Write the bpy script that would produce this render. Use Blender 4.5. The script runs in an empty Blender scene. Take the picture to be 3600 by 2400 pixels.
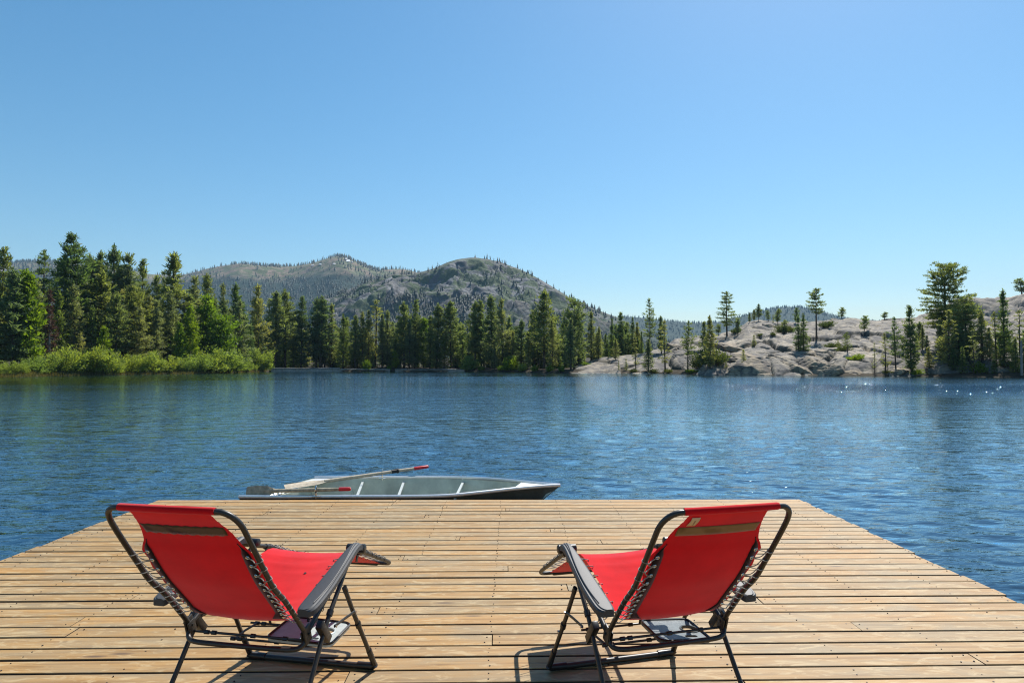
import bpy, bmesh, math, random
import numpy as np
from mathutils import Vector, Matrix

random.seed(7)
scene = bpy.context.scene
COL = scene.collection
R = math.radians

# ------------------------------------------------------------------ camera, sky, sun, exposure
EYE = 1.516            # eye height above the deck boards (deck top is z = 0)
FPX = 2320.0           # focal length in pixels of a 3600 px wide frame
PITCH = math.atan2(81.0, FPX)
WATER = -0.40
SUN_AZ, SUN_EL = R(28.0), R(50.0)

cam_d = bpy.data.cameras.new("camera")
cam_d.sensor_width = 36.0
cam_d.lens = FPX / 3600.0 * 36.0
cam_d.clip_start = 0.05
cam_d.clip_end = 30000.0
cam = bpy.data.objects.new("camera", cam_d)
COL.objects.link(cam)
cam.location = (0, 0, EYE)
cam.rotation_euler = (math.pi / 2 + PITCH, 0, 0)
scene.camera = cam

world = bpy.data.worlds.new("World")
scene.world = world
world.use_nodes = True
wt = world.node_tree
wt.nodes.clear()
w_out = wt.nodes.new("ShaderNodeOutputWorld")
w_bg = wt.nodes.new("ShaderNodeBackground")
w_sky = wt.nodes.new("ShaderNodeTexSky")
w_sky.sky_type = 'NISHITA'
w_sky.sun_disc = False
w_sky.sun_elevation = SUN_EL
w_sky.sun_rotation = SUN_AZ
w_sky.altitude = 0.0
w_sky.air_density = 1.2
w_sky.dust_density = 0.42
w_sky.ozone_density = 5.0
w_bg.inputs["Strength"].default_value = 0.085
w_sat = wt.nodes.new("ShaderNodeHueSaturation")
w_sat.inputs["Saturation"].default_value = 1.2
w_sat.inputs["Hue"].default_value = 0.489
wt.links.new(w_sky.outputs[0], w_sat.inputs["Color"])
wt.links.new(w_sat.outputs[0], w_bg.inputs[0])
wt.links.new(w_bg.outputs[0], w_out.inputs[0])

sun_d = bpy.data.lights.new("sun", 'SUN')
sun_d.energy = 5.0
sun_d.angle = R(0.53)
sun_d.color = (1.0, 0.955, 0.89)
sun = bpy.data.objects.new("sun", sun_d)
COL.objects.link(sun)
to_sun = Vector((math.sin(SUN_AZ) * math.cos(SUN_EL), math.cos(SUN_AZ) * math.cos(SUN_EL), math.sin(SUN_EL)))
sun.rotation_euler = to_sun.to_track_quat('Z', 'Y').to_euler()
sun.location = (60, 100, 140)

vs = scene.view_settings
vs.view_transform = 'Standard'
vs.look = 'None'
vs.gamma = 1.0
vs.use_curve_mapping = False
vs.exposure = 0.55
scene.render.engine = 'CYCLES'
try:
    scene.cycles.use_denoising = True
    scene.cycles.denoiser = 'OPENIMAGEDENOISE'
    scene.cycles.denoising_input_passes = 'RGB_ALBEDO_NORMAL'
    scene.cycles.max_bounces = 8
    scene.cycles.filter_width = 1.15
    scene.cycles.denoising_prefilter = 'NONE'
    scene.cycles.transparent_max_bounces = 8
    scene.cycles.volume_bounces = 0
    scene.cycles.caustics_reflective = False
    scene.cycles.caustics_refractive = False
    scene.cycles.sample_clamp_indirect = 6.0
except Exception:
    pass


# ------------------------------------------------------------------ helpers
def ray(u, v):
    """direction of the photo pixel (u, v) of a 3600 x 2400 frame"""
    x, zc, yu = (u - 1800.0) / FPX, 1.0, -(v - 1200.0) / FPX
    c, s = math.cos(PITCH), math.sin(PITCH)
    return x, zc * c - yu * s, zc * s + yu * c


def at(xd, yd, Y):
    """world point at depth Y seen at survey position (xd, yd) of a 2352 px wide plan"""
    d = ray(xd * 1.53061, yd * 1.53061)
    t = Y / d[1]
    return Vector((d[0] * t, Y, EYE + d[2] * t))


def ground_at(u, v, z=0.0):
    d = ray(u, v)
    t = (z - EYE) / d[2]
    return d[0] * t, d[1] * t


def tag(o, label=None, cat=None, group=None, kind=None):
    if label: o["label"] = label
    if cat: o["category"] = cat
    if group: o["group"] = group
    if kind: o["kind"] = kind
    return o


def empty(name, loc=(0, 0, 0), rz=0.0):
    o = bpy.data.objects.new(name, None)
    o.empty_display_size = 0.1
    COL.objects.link(o)
    o.location = loc
    o.rotation_euler = (0, 0, rz)
    return o


def link(name, me, mat=None, parent=None, smooth=False):
    if mat is not None and len(me.materials) == 0:
        me.materials.append(mat)
    if smooth and len(me.polygons):
        me.polygons.foreach_set("use_smooth", np.ones(len(me.polygons), dtype=bool))
    o = bpy.data.objects.new(name, me)
    COL.objects.link(o)
    if parent is not None:
        o.parent = parent
    return o


def mesh_np(name, V, F):
    """V (n,3), F (m,3 or 4) -> mesh"""
    V = np.asarray(V, dtype=np.float32)
    F = np.asarray(F, dtype=np.int32)
    m, k = F.shape
    me = bpy.data.meshes.new(name)
    me.vertices.add(len(V))
    me.vertices.foreach_set("co", V.ravel())
    me.loops.add(m * k)
    me.loops.foreach_set("vertex_index", F.ravel())
    me.polygons.add(m)
    me.polygons.foreach_set("loop_start", np.arange(m, dtype=np.int32) * k)
    me.polygons.foreach_set("loop_total", np.full(m, k, dtype=np.int32))
    me.update(calc_edges=True)
    return me


def grid_faces(nr, nc):
    i = np.arange(nr - 1)[:, None] * nc + np.arange(nc - 1)[None, :]
    return np.stack([i, i + 1, i + nc + 1, i + nc], axis=-1).reshape(-1, 4)


class MB:
    """collects boxes, tubes and sheets, links them as ONE mesh object"""
    def __init__(self):
        self.v, self.f = [], []

    def add(self, vs_, fs_):
        n = len(self.v)
        self.v += [tuple(p) for p in vs_]
        self.f += [tuple(i + n for i in f) for f in fs_]

    def box(self, c, s, M=None, bevel=0.0):
        bm = bmesh.new()
        bmesh.ops.create_cube(bm, size=1.0)
        for v in bm.verts:
            v.co = Vector((v.co.x * s[0], v.co.y * s[1], v.co.z * s[2]))
        if bevel > 0:
            bmesh.ops.bevel(bm, geom=bm.edges[:], offset=bevel, segments=2, affect='EDGES', profile=0.5)
        bm.verts.index_update()
        vs_ = []
        for v in bm.verts:
            p = v.co.copy()
            if M is not None: p = M @ p
            vs_.append(p + Vector(c))
        fs_ = [[v.index for v in f.verts] for f in bm.faces]
        bm.free()
        self.add(vs_, fs_)
        return self

    def tube(self, pts, r, n=10, cap=True, flat=1.0, closed=False):
        """sweep a circle (or an oval, flat < 1 squashes sideways) along pts; r may be a list"""
        pts = [Vector(p) for p in pts]
        m = len(pts)
        rr = r if isinstance(r, (list, tuple)) else [r] * m
        tang = []
        for i in range(m):
            if closed:
                d = pts[(i + 1) % m] - pts[i - 1]
            else:
                d = pts[min(i + 1, m - 1)] - pts[max(i - 1, 0)]
            tang.append(d.normalized())
        up = Vector((0, 0, 1))
        if abs(tang[0].dot(up)) > 0.95: up = Vector((0, 1, 0))
        nrm = (up - tang[0] * up.dot(tang[0])).normalized()
        vs_, fs_ = [], []
        for i in range(m):
            nrm = (nrm - tang[i] * nrm.dot(tang[i])).normalized()
            b = tang[i].cross(nrm)
            for k in range(n):
                a = 2 * math.pi * k / n
                vs_.append(pts[i] + nrm * math.cos(a) * rr[i] + b * math.sin(a) * rr[i] * flat)
        for i in range(m if closed else m - 1):
            j = (i + 1) % m
            for k in range(n):
                fs_.append((i * n + k, i * n + (k + 1) % n, j * n + (k + 1) % n, j * n + k))
        if cap and not closed:
            fs_.append(tuple(reversed(range(n))))
            fs_.append(tuple((m - 1) * n + k for k in range(n)))
        self.add(vs_, fs_)
        return self

    def build(self, name, mat, parent=None, smooth=True, sharp=42):
        me = bpy.data.meshes.new(name)
        me.from_pydata(self.v, [], self.f)
        me.update()
        o = link(name, me, mat, parent)
        if smooth:
            me.polygons.foreach_set("use_smooth", np.ones(len(me.polygons), dtype=bool))
            try:
                me.set_sharp_from_angle(angle=R(sharp))
            except Exception:
                pass
        return o


def spline(pts, n=8):
    """Catmull-Rom through tuples of any length"""
    P = [np.array(p, float) for p in pts]
    P = [2 * P[0] - P[1]] + P + [2 * P[-1] - P[-2]]
    out = []
    for i in range(1, len(P) - 2):
        for k in range(n):
            t = k / n
            a, b, c, d = P[i - 1], P[i], P[i + 1], P[i + 2]
            out.append(0.5 * (2 * b + (c - a) * t + (2 * a - 5 * b + 4 * c - d) * t * t + (3 * b - a - 3 * c + d) * t ** 3))
    out.append(P[-2])
    return out


def _h(ix, iy, seed):
    h = (ix.astype(np.int64) * 374761393 + iy.astype(np.int64) * 668265263 + seed * 974711) & 0x7fffffff
    h = ((h ^ (h >> 13)) * 1274126177) & 0x7fffffff
    return ((h ^ (h >> 16)) & 0xffff) / 65535.0


def vnoise(x, y, seed=0):
    ix, iy = np.floor(x), np.floor(y)
    fx, fy = x - ix, y - iy
    fx, fy = fx * fx * (3 - 2 * fx), fy * fy * (3 - 2 * fy)
    a, b = _h(ix, iy, seed), _h(ix + 1, iy, seed)
    c, d = _h(ix, iy + 1, seed), _h(ix + 1, iy + 1, seed)
    return (a + (b - a) * fx) * (1 - fy) + (c + (d - c) * fx) * fy


def fbm(x, y, octv=5, seed=0, ridged=False):
    s, amp, tot = 0.0, 1.0, 0.0
    for k in range(octv):
        n = vnoise(x * 2.03 ** k, y * 2.03 ** k, seed + k * 17) * 2 - 1
        if ridged: n = 1 - 2 * np.abs(n)
        s = s + n * amp
        tot += amp
        amp *= 0.5
    return s / tot


def slabs(x, y, seed):
    """fractured rock: every Worley cell is a slab with its own height and tilt; returns (offset, distance to crack)"""
    ix, iy = np.floor(x), np.floor(y)
    d1 = np.full(x.shape, 9.0)
    d2 = np.full(x.shape, 9.0)
    val = np.zeros(x.shape)
    for dx in (-1, 0, 1):
        for dy in (-1, 0, 1):
            cx, cy = ix + dx, iy + dy
            px, py = cx + _h(cx, cy, seed), cy + _h(cx, cy, seed + 1)
            d = np.hypot(x - px, y - py)
            v = (_h(cx, cy, seed + 2) - 0.5) + (x - px) * (_h(cx, cy, seed + 3) - 0.5) + (y - py) * (_h(cx, cy, seed + 4) - 0.2)
            near = d < d1
            d2 = np.where(near, d1, np.minimum(d2, d))
            val = np.where(near, v, val)
            d1 = np.where(near, d, d1)
    return val, d2 - d1


# ------------------------------------------------------------------ materials
def new_mat(name):
    m = bpy.data.materials.new(name)
    m.use_nodes = True
    nt = m.node_tree
    nt.nodes.clear()
    out = nt.nodes.new("ShaderNodeOutputMaterial")
    return m, nt, out


def nd(nt, t, **kw):
    n = nt.nodes.new(t)
    for k, v in kw.items():
        if k in n.inputs:
            n.inputs[k].default_value = v
        else:
            setattr(n, k, v)
    return n


def ramp(nt, fac, stops):
    r = nt.nodes.new("ShaderNodeValToRGB")
    el = r.color_ramp.elements
    while len(el) < len(stops): el.new(0.5)
    for e, (p, c) in zip(el, stops):
        e.position = p
        e.color = (c[0], c[1], c[2], 1) if hasattr(c, "__len__") else (c, c, c, 1)
    nt.links.new(fac, r.inputs[0])
    return r.outputs[0]


def mix(nt, fac, a, b, mode='MIX'):
    m = nt.nodes.new("ShaderNodeMix")
    m.data_type = 'RGBA'
    m.blend_type = mode
    for s, i in ((fac, 0), (a, 6), (b, 7)):
        if hasattr(s, "links"): nt.links.new(s, m.inputs[i])
        elif i == 0: m.inputs[0].default_value = s
        else: m.inputs[i].default_value = (s[0], s[1], s[2], 1)
    return m.outputs[2]


def mapping(nt, coord, scale=(1, 1, 1), loc=None):
    tc = nt.nodes.new("ShaderNodeTexCoord")
    mp = nt.nodes.new("ShaderNodeMapping")
    mp.inputs["Scale"].default_value = scale
    nt.links.new(tc.outputs[coord], mp.inputs[0])
    if loc is not None: nt.links.new(loc, mp.inputs["Location"])
    return mp.outputs[0]


def noise(nt, vec, scale, detail=4, rough=0.55, dist=0.0):
    n = nd(nt, "ShaderNodeTexNoise", Scale=scale, Detail=detail, Roughness=rough, Distortion=dist)
    nt.links.new(vec, n.inputs["Vector"])
    return n.outputs[0]


def principled(nt, out, color, rough=0.6, metal=0.0, spec=0.5, bump=None, bump_s=0.2, bump_d=0.01, **kw):
    p = nt.nodes.new("ShaderNodeBsdfPrincipled")
    for s, k in ((color, "Base Color"), (rough, "Roughness"), (metal, "Metallic")):
        if hasattr(s, "links"): nt.links.new(s, p.inputs[k])
        elif k == "Base Color": p.inputs[k].default_value = (s[0], s[1], s[2], 1)
        else: p.inputs[k].default_value = s
    p.inputs["Specular IOR Level"].default_value = spec
    for k, v in kw.items():
        p.inputs[k.replace("_", " ")].default_value = v
    if bump is not None:
        b = nd(nt, "ShaderNodeBump", Strength=bump_s, Distance=bump_d)
        nt.links.new(bump, b.inputs["Height"])
        nt.links.new(b.outputs[0], p.inputs["Normal"])
    nt.links.new(p.outputs[0], out.inputs[0])
    return p


def wood_deck():
    m, nt, out = new_mat("weathered_deck_wood")
    oi = nt.nodes.new("ShaderNodeObjectInfo")
    cmb = nt.nodes.new("ShaderNodeCombineXYZ")
    mul = nd(nt, "ShaderNodeMath", operation='MULTIPLY'); mul.inputs[1].default_value = 37.0
    nt.links.new(oi.outputs["Random"], mul.inputs[0])
    nt.links.new(mul.outputs[0], cmb.inputs[0]); nt.links.new(mul.outputs[0], cmb.inputs[1])
    grain = noise(nt, mapping(nt, "Object", (1.6, 34, 8), cmb.outputs[0]), 1.0, 6, 0.62, 0.6)
    fine = noise(nt, mapping(nt, "Object", (6, 190, 30), cmb.outputs[0]), 1.0, 3, 0.6)
    blot = noise(nt, mapping(nt, "Object", (1.5, 5.5, 3), cmb.outputs[0]), 1.0, 4, 0.6, 0.8)
    wear = noise(nt, mapping(nt, "Object", (5.0, 16, 5), cmb.outputs[0]), 1.0, 5, 0.65, 1.5)
    base = ramp(nt, grain, [(0.28, (0.205, 0.111, 0.036)), (0.5, (0.358, 0.212, 0.077)), (0.72, (0.426, 0.269, 0.110))])
    tint = ramp(nt, oi.outputs["Random"], [(0.0, (0.80, 0.82, 0.86)), (0.3, (1.02, 0.97, 0.88)), (0.55, (0.90, 0.90, 0.92)), (0.8, (1.12, 1.02, 0.86)), (1.0, (0.95, 0.98, 1.02))])
    c = mix(nt, 1.0, base, tint, 'MULTIPLY')
    grey = ramp(nt, blot, [(0.42, 0.0), (0.66, 0.75)])
    c = mix(nt, grey, c, (0.250, 0.198, 0.120))
    pale = ramp(nt, wear, [(0.52, 0.0), (0.62, 0.6)])
    c = mix(nt, pale, c, (0.460, 0.342, 0.182))
    line = ramp(nt, fine, [(0.24, 0.65), (0.36, 0.0)])
    c = mix(nt, line, c, (0.17, 0.105, 0.06))
    stain = noise(nt, mapping(nt, "Object", (0.9, 2.6, 2), cmb.outputs[0]), 1.0, 6, 0.7, 1.2)
    c = mix(nt, ramp(nt, stain, [(0.60, 0.0), (0.72, 0.45)]), c, (0.16, 0.105, 0.065))
    crackn = noise(nt, mapping(nt, "Object", (0.8, 62, 8), cmb.outputs[0]), 1.0, 2, 0.5)
    c = mix(nt, ramp(nt, crackn, [(0.265, 0.8), (0.285, 0.0)]), c, (0.07, 0.042, 0.026))
    vor = nd(nt, "ShaderNodeTexVoronoi", Scale=1.0)
    nt.links.new(mapping(nt, "Object", (1.05, 4.2, 1.0), cmb.outputs[0]), vor.inputs["Vector"])
    knot = ramp(nt, vor.outputs["Distance"], [(0.03, 0.85), (0.085, 0.0)])
    c = mix(nt, knot, c, (0.10, 0.06, 0.035))
    principled(nt, out, c, 0.62, spec=0.32, bump=grain, bump_s=0.35, bump_d=0.004)
    return m


def simple(name, col, rough=0.5, metal=0.0, spec=0.5, var=0.12, scale=14.0, bump=0.0, coord="Object", **kw):
    m, nt, out = new_mat(name)
    n = noise(nt, mapping(nt, coord), scale, 5, 0.6)
    a = tuple(max(0, x * (1 - var)) for x in col)
    b = tuple(min(1, x * (1 + var)) for x in col)
    c = ramp(nt, n, [(0.3, a), (0.7, b)])
    principled(nt, out, c, rough, metal, spec, n if bump else None, bump, 0.003, **kw)
    return m


def frame_paint():
    """dark brown-black powder coat with a few chips to bare pale metal"""
    m, nt, out = new_mat("chipped_dark_paint")
    n = noise(nt, mapping(nt, "Object"), 60, 3, 0.6)
    c = ramp(nt, n, [(0.3, (0.018, 0.0155, 0.013)), (0.7, (0.030, 0.026, 0.022))])
    chip = noise(nt, mapping(nt, "Object"), 38, 4, 0.75)
    f = ramp(nt, chip, [(0.735, 0.0), (0.75, 1.0)])
    c = mix(nt, f, c, (0.33, 0.33, 0.28))
    principled(nt, out, c, 0.42, spec=0.5, bump=n, bump_s=0.08, bump_d=0.001)
    return m


def fabric(name, col, trans, weave=900.0, mixf=0.35, patches=None):
    m, nt, out = new_mat(name)
    n = noise(nt, mapping(nt, "Object"), 5, 6, 0.68)
    a = tuple(x * 0.82 for x in col)
    b = tuple(min(1, x * 1.12) for x in col)
    c = ramp(nt, n, [(0.3, a), (0.7, b)])
    if patches:
        p = noise(nt, mapping(nt, "Object", (9, 9, 9)), 1.0, 2, 0.5)
        c = mix(nt, ramp(nt, p, [(0.5, 0.0), (0.6, 1.0)]), c, patches)
    wv = noise(nt, mapping(nt, "Object"), weave, 2, 0.5)
    bmp = nd(nt, "ShaderNodeBump", Strength=0.25, Distance=0.0006)
    nt.links.new(wv, bmp.inputs["Height"])
    d = nd(nt, "ShaderNodeBsdfPrincipled", Roughness=0.85)
    d.inputs["Specular IOR Level"].default_value = 0.05
    d.inputs["Sheen Weight"].default_value = 0.55
    d.inputs["Sheen Tint"].default_value = (1.0, 0.52, 0.52, 1)
    d.inputs["Sheen Roughness"].default_value = 0.45
    nt.links.new(c, d.inputs["Base Color"])
    nt.links.new(bmp.outputs[0], d.inputs["Normal"])
    t = nd(nt, "ShaderNodeBsdfTranslucent")
    t.inputs[0].default_value = (*trans, 1)
    ms = nd(nt, "ShaderNodeMixShader"); ms.inputs[0].default_value = mixf
    nt.links.new(d.outputs[0], ms.inputs[1]); nt.links.new(t.outputs[0], ms.inputs[2])
    nt.links.new(ms.outputs[0], out.inputs[0])
    return m


def foliage(name, dark, light, trans, mixf=0.35, scale=0.9, hue=0.10):
    m, nt, out = new_mat(name)
    n = noise(nt, mapping(nt, "Object"), scale, 4, 0.65)
    c = ramp(nt, n, [(0.3, dark), (0.7, light)])
    oi = nt.nodes.new("ShaderNodeObjectInfo")
    tint = ramp(nt, oi.outputs["Random"], [(0.0, (1 - hue * 2, 1 - hue, 1 + hue)), (0.5, (1, 1, 1)), (1.0, (1 + hue * 2, 1 + hue, 1 - hue))])
    c = mix(nt, 1.0, c, tint, 'MULTIPLY')
    d = nd(nt, "ShaderNodeBsdfPrincipled", Roughness=0.6)
    d.inputs["Specular IOR Level"].default_value = 0.25
    nt.links.new(c, d.inputs["Base Color"])
    t = nd(nt, "ShaderNodeBsdfTranslucent")
    ct = mix(nt, 1.0, c, trans, 'MULTIPLY')
    nt.links.new(ct, t.inputs[0])
    ms = nd(nt, "ShaderNodeMixShader"); ms.inputs[0].default_value = mixf
    nt.links.new(d.outputs[0], ms.inputs[1]); nt.links.new(t.outputs[0], ms.inputs[2])
    nt.links.new(ms.outputs[0], out.inputs[0])
    return m


def granite(name, scale=1.0, tint=(1, 1, 1), green=0.0):
    m, nt, out = new_mat(name)
    v = mapping(nt, "Object", (scale,) * 3)
    big = noise(nt, v, 0.10, 6, 0.62, 0.6)
    mid = noise(nt, v, 0.55, 6, 0.65)
    streak = noise(nt, mapping(nt, "Object", (scale * 0.7, scale * 0.7, scale * 0.16)), 0.5, 5, 0.65)
    fine = noise(nt, v, 4.0, 4, 0.7)
    c = ramp(nt, big, [(0.28, (0.13, 0.120, 0.100)), (0.46, (0.27, 0.232, 0.175)), (0.62, (0.38, 0.320, 0.236)), (0.8, (0.46, 0.395, 0.305))])
    lich = ramp(nt, streak, [(0.43, 0.0), (0.54, 0.80)])
    c = mix(nt, lich, c, (0.082, 0.079, 0.078))
    c = mix(nt, ramp(nt, mid, [(0.60, 0.0), (0.75, 0.5)]), c, (0.36, 0.27, 0.20))
    c = mix(nt, ramp(nt, fine, [(0.3, 0.5), (0.5, 0.0)]), c, (0.16, 0.15, 0.14))
    ja = nt.nodes.new("ShaderNodeAttribute"); ja.attribute_name = "joint"
    c = mix(nt, ramp(nt, ja.outputs["Fac"], [(0.15, 0.0), (0.55, 0.85)]), c, (0.055, 0.050, 0.034))
    c = mix(nt, 1.0, c, tint, 'MULTIPLY')
    principled(nt, out, c, 0.85, spec=0.25, bump=mid, bump_s=0.6, bump_d=0.5 / scale)
    return m


def hill_rock(name, rock, dark, brush, earth, s=1.0, brush_amt=0.55, wood=None):
    """talus, cliff and scrub of a far hill"""
    m, nt, out = new_mat(name)
    v = mapping(nt, "Object", (s,) * 3)
    a = noise(nt, v, 0.006, 7, 0.62, 0.5)
    b = noise(nt, v, 0.022, 7, 0.68, 0.4)
    f = noise(nt, v, 0.11, 5, 0.7)
    c = mix(nt, ramp(nt, a, [(0.40, 0.0), (0.60, 1.0)]), rock, earth)
    c = mix(nt, ramp(nt, f, [(0.36, 0.8), (0.52, 0.0)]), c, dark)
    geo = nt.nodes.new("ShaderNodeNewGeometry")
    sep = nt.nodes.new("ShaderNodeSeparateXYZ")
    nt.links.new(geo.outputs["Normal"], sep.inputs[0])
    tal = noise(nt, v, 0.035, 6, 0.75, 0.8)
    c = mix(nt, ramp(nt, tal, [(0.54, 0.0), (0.63, 0.7)]), c, tuple(min(1, q * 1.65) for q in rock))
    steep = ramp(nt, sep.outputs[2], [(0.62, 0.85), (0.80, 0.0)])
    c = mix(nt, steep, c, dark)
    g = ramp(nt, b, [(brush_amt, 0.0), (brush_amt + 0.05, 0.9)])
    c = mix(nt, g, c, brush)
    if wood:                                            # closed forest floor up to a tree line that wanders
        sp = nt.nodes.new("ShaderNodeSeparateXYZ")
        nt.links.new(geo.outputs["Position"], sp.inputs[0])
        mr = nd(nt, "ShaderNodeMapRange"); mr.inputs[1].default_value = wood[0]; mr.inputs[2].default_value = wood[1]
        ad = nd(nt, "ShaderNodeMath", operation='MULTIPLY_ADD'); ad.inputs[1].default_value = wood[2]
        nt.links.new(a, ad.inputs[0]); nt.links.new(sp.outputs[2], ad.inputs[2]); nt.links.new(ad.outputs[0], mr.inputs[0])
        c = mix(nt, mr.outputs[0], (0.021, 0.041, 0.028), c)
    principled(nt, out, c, 0.9, spec=0.15, bump=f, bump_s=0.7, bump_d=4.0)
    return m


def water_mat():
    m, nt, out = new_mat("lake_water")
    geo = nt.nodes.new("ShaderNodeNewGeometry")
    mp = nt.nodes.new("ShaderNodeMapping")
    nt.links.new(geo.outputs["Position"], mp.inputs[0])
    mp.inputs["Scale"].default_value = (0.6, 1.7, 1.0)
    mp.inputs["Rotation"].default_value = (0, 0, R(-14))
    n1 = noise(nt, mp.outputs[0], 8.5, 3, 0.6, 0.4)
    n2 = noise(nt, mp.outputs[0], 2.7, 3, 0.55, 0.4)
    n3 = noise(nt, mp.outputs[0], 0.8, 4, 0.6, 0.3)
    at_ = nt.nodes.new("ShaderNodeAttribute"); at_.attribute_name = "gust"
    patch = at_.outputs["Fac"]
    prev = None
    for h_, d_ in ((n1, 0.010), (n2, 0.032), (n3, 0.085)):
        b = nd(nt, "ShaderNodeBump", Strength=1.0, Distance=1.0)
        mu = nd(nt, "ShaderNodeMath", operation='MULTIPLY'); mu.inputs[1].default_value = d_
        nt.links.new(patch, mu.inputs[0])
        nt.links.new(h_, b.inputs["Height"])
        nt.links.new(mu.outputs[0], b.inputs["Distance"])
        if prev is not None: nt.links.new(prev.outputs[0], b.inputs["Normal"])
        prev = b
    b2 = prev
    fr = nd(nt, "ShaderNodeFresnel", IOR=1.34)
    nt.links.new(b2.outputs[0], fr.inputs["Normal"])
    k = nd(nt, "ShaderNodeMath", operation='MULTIPLY'); k.inputs[1].default_value = 1.6; k.use_clamp = True
    nt.links.new(fr.outputs[0], k.inputs[0])
    d = nd(nt, "ShaderNodeBsdfDiffuse"); d.inputs[0].default_value = (0.004, 0.022, 0.044, 1)
    g = nd(nt, "ShaderNodeBsdfGlossy", Roughness=0.035); g.inputs[0].default_value = (0.78, 0.92, 1.0, 1)
    nt.links.new(b2.outputs[0], g.inputs["Normal"])
    ms = nd(nt, "ShaderNodeMixShader")
    nt.links.new(k.outputs[0], ms.inputs[0]); nt.links.new(d.outputs[0], ms.inputs[1]); nt.links.new(g.outputs[0], ms.inputs[2])
    nt.links.new(ms.outputs[0], out.inputs[0])
    return m


M_DECK = wood_deck()
M_EDGE = simple("shade_toned_plank_edge", (0.055, 0.034, 0.022), 0.85, var=0.3, scale=9)  # shade of the gaps between boards, painted into the plank sides' colour
M_JOIST = simple("dark_joist_wood", (0.10, 0.065, 0.04), 0.8, var=0.3, scale=6)  # darker brown than the deck boards
M_NAIL = simple("rusty_nail", (0.045, 0.035, 0.03), 0.55, 0.5)
M_FRAME = frame_paint()
M_PLASTIC = simple("dark_grey_plastic", (0.040, 0.041, 0.044), 0.58, 0, 0.5, 0.14, 120, 0.10)
M_PLASTIC2 = simple("black_plastic", (0.012, 0.012, 0.013), 0.38, 0, 0.5, 0.2, 60)
M_FOAM = simple("black_foam", (0.010, 0.010, 0.012), 0.5, 0, 0.45, 0.2, 40)
M_RED = fabric("red_canvas", (0.64, 0.006, 0.011), (0.30, 0.001, 0.002), mixf=0.07)
M_BLACKWEB = fabric("black_webbing", (0.012, 0.011, 0.012), (0.002, 0.002, 0.002), 700, 0.02)
M_BAND_A = fabric("mouldy_olive_strip", (0.085, 0.070, 0.035), (0.05, 0.04, 0.01), 500, 0.06, patches=(0.018, 0.018, 0.010))
M_BAND_B = fabric("faded_tan_strip", (0.27, 0.185, 0.075), (0.10, 0.06, 0.01), 500, 0.08, patches=(0.17, 0.115, 0.035))
M_CORD = simple("grey_elastic_cord", (0.30, 0.285, 0.25), 0.7, 0, 0.3, 0.3, 120)
M_STEEL = simple("bright_steel", (0.62, 0.60, 0.56), 0.25, 1.0, 0.5, 0.1, 50)
M_TAG = simple("beige_woven_tag", (0.62, 0.50, 0.34), 0.85)
M_TAGINK = simple("brown_tag_print", (0.16, 0.10, 0.07), 0.85)
M_TRAY = simple("pale_grey_green_plastic", (0.40, 0.46, 0.45), 0.38, 0, 0.5, 0.12, 30)
M_TRAY_B = simple("slate_grey_plastic", (0.10, 0.12, 0.125), 0.40, 0, 0.5, 0.25, 25)
M_ALU_IN = simple("dull_green_grey_hull_paint", (0.58, 0.59, 0.47), 0.65, 0.0, 0.4, 0.22, 5.0, 0.1)
M_ALU_OUT = simple("dark_olive_hull_paint", (0.075, 0.070, 0.050), 0.5, 0.25, 0.4, 0.3, 6.0, 0.1)
M_ALU = simple("bare_aluminium", (0.72, 0.73, 0.74), 0.38, 0.85, 0.5, 0.08, 20)
M_ALU_W = simple("pale_aluminium_plate", (0.66, 0.68, 0.68), 0.45, 0.35, 0.5, 0.08, 20)
M_ALU_B = simple("grey_aluminium_bar", (0.42, 0.45, 0.43), 0.5, 0.2, 0.5, 0.1, 20)
M_OAR = simple("weathered_oar_wood", (0.46, 0.39, 0.29), 0.7, 0, 0.3, 0.25, 26, 0.2)
M_OARD = simple("mossy_oar_wood", (0.36, 0.31, 0.22), 0.7, 0, 0.3, 0.35, 22, 0.2)
M_REDP = simple("red_grip_paint", (0.58, 0.018, 0.022), 0.35, 0, 0.5, 0.1, 30)
M_BLACKRUB = simple("black_rubber", (0.014, 0.013, 0.013), 0.5)
M_BARK = simple("pine_bark", (0.085, 0.062, 0.046), 0.9, 0, 0.15, 0.45, 3.0, 0.5)
M_BARK_G = simple("grey_dead_wood", (0.28, 0.26, 0.235), 0.85, 0, 0.2, 0.3, 4.0, 0.4)
M_PINE = foliage("pine_needles", (0.085, 0.122, 0.060), (0.199, 0.234, 0.120), (1.7, 1.7, 0.65), 0.52)
M_PINEP = foliage("pale_pine_needles", (0.128, 0.150, 0.077), (0.253, 0.267, 0.150), (1.7, 1.7, 0.65), 0.52)
M_FIR = foliage("fir_needles", (0.071, 0.108, 0.047), (0.164, 0.209, 0.086), (1.6, 1.7, 0.6), 0.48)
M_DEAD = foliage("dead_brown_needles", (0.095, 0.048, 0.028), (0.19, 0.10, 0.06), (1.1, 0.9, 0.7), 0.25)
M_ALDER = foliage("bright_alder_leaves", (0.085, 0.145, 0.018), (0.190, 0.265, 0.040), (1.7, 1.7, 0.5), 0.48)
M_WILLOW = foliage("willow_leaves", (0.150, 0.200, 0.046), (0.300, 0.360, 0.105), (1.6, 1.6, 0.55), 0.48)
M_SHRUB = foliage("dark_manzanita_leaves", (0.060, 0.080, 0.024), (0.14, 0.16, 0.045), (1.4, 1.4, 0.5), 0.38)
M_GRASS = foliage("shore_grass_blades", (0.10, 0.105, 0.035), (0.20, 0.185, 0.075), (1.3, 1.2, 0.5), 0.35)
M_FARTREE = foliage("far_conifers", (0.010, 0.028, 0.021), (0.024, 0.047, 0.031), (1.2, 1.2, 0.6), 0.2, 0.02)
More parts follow.
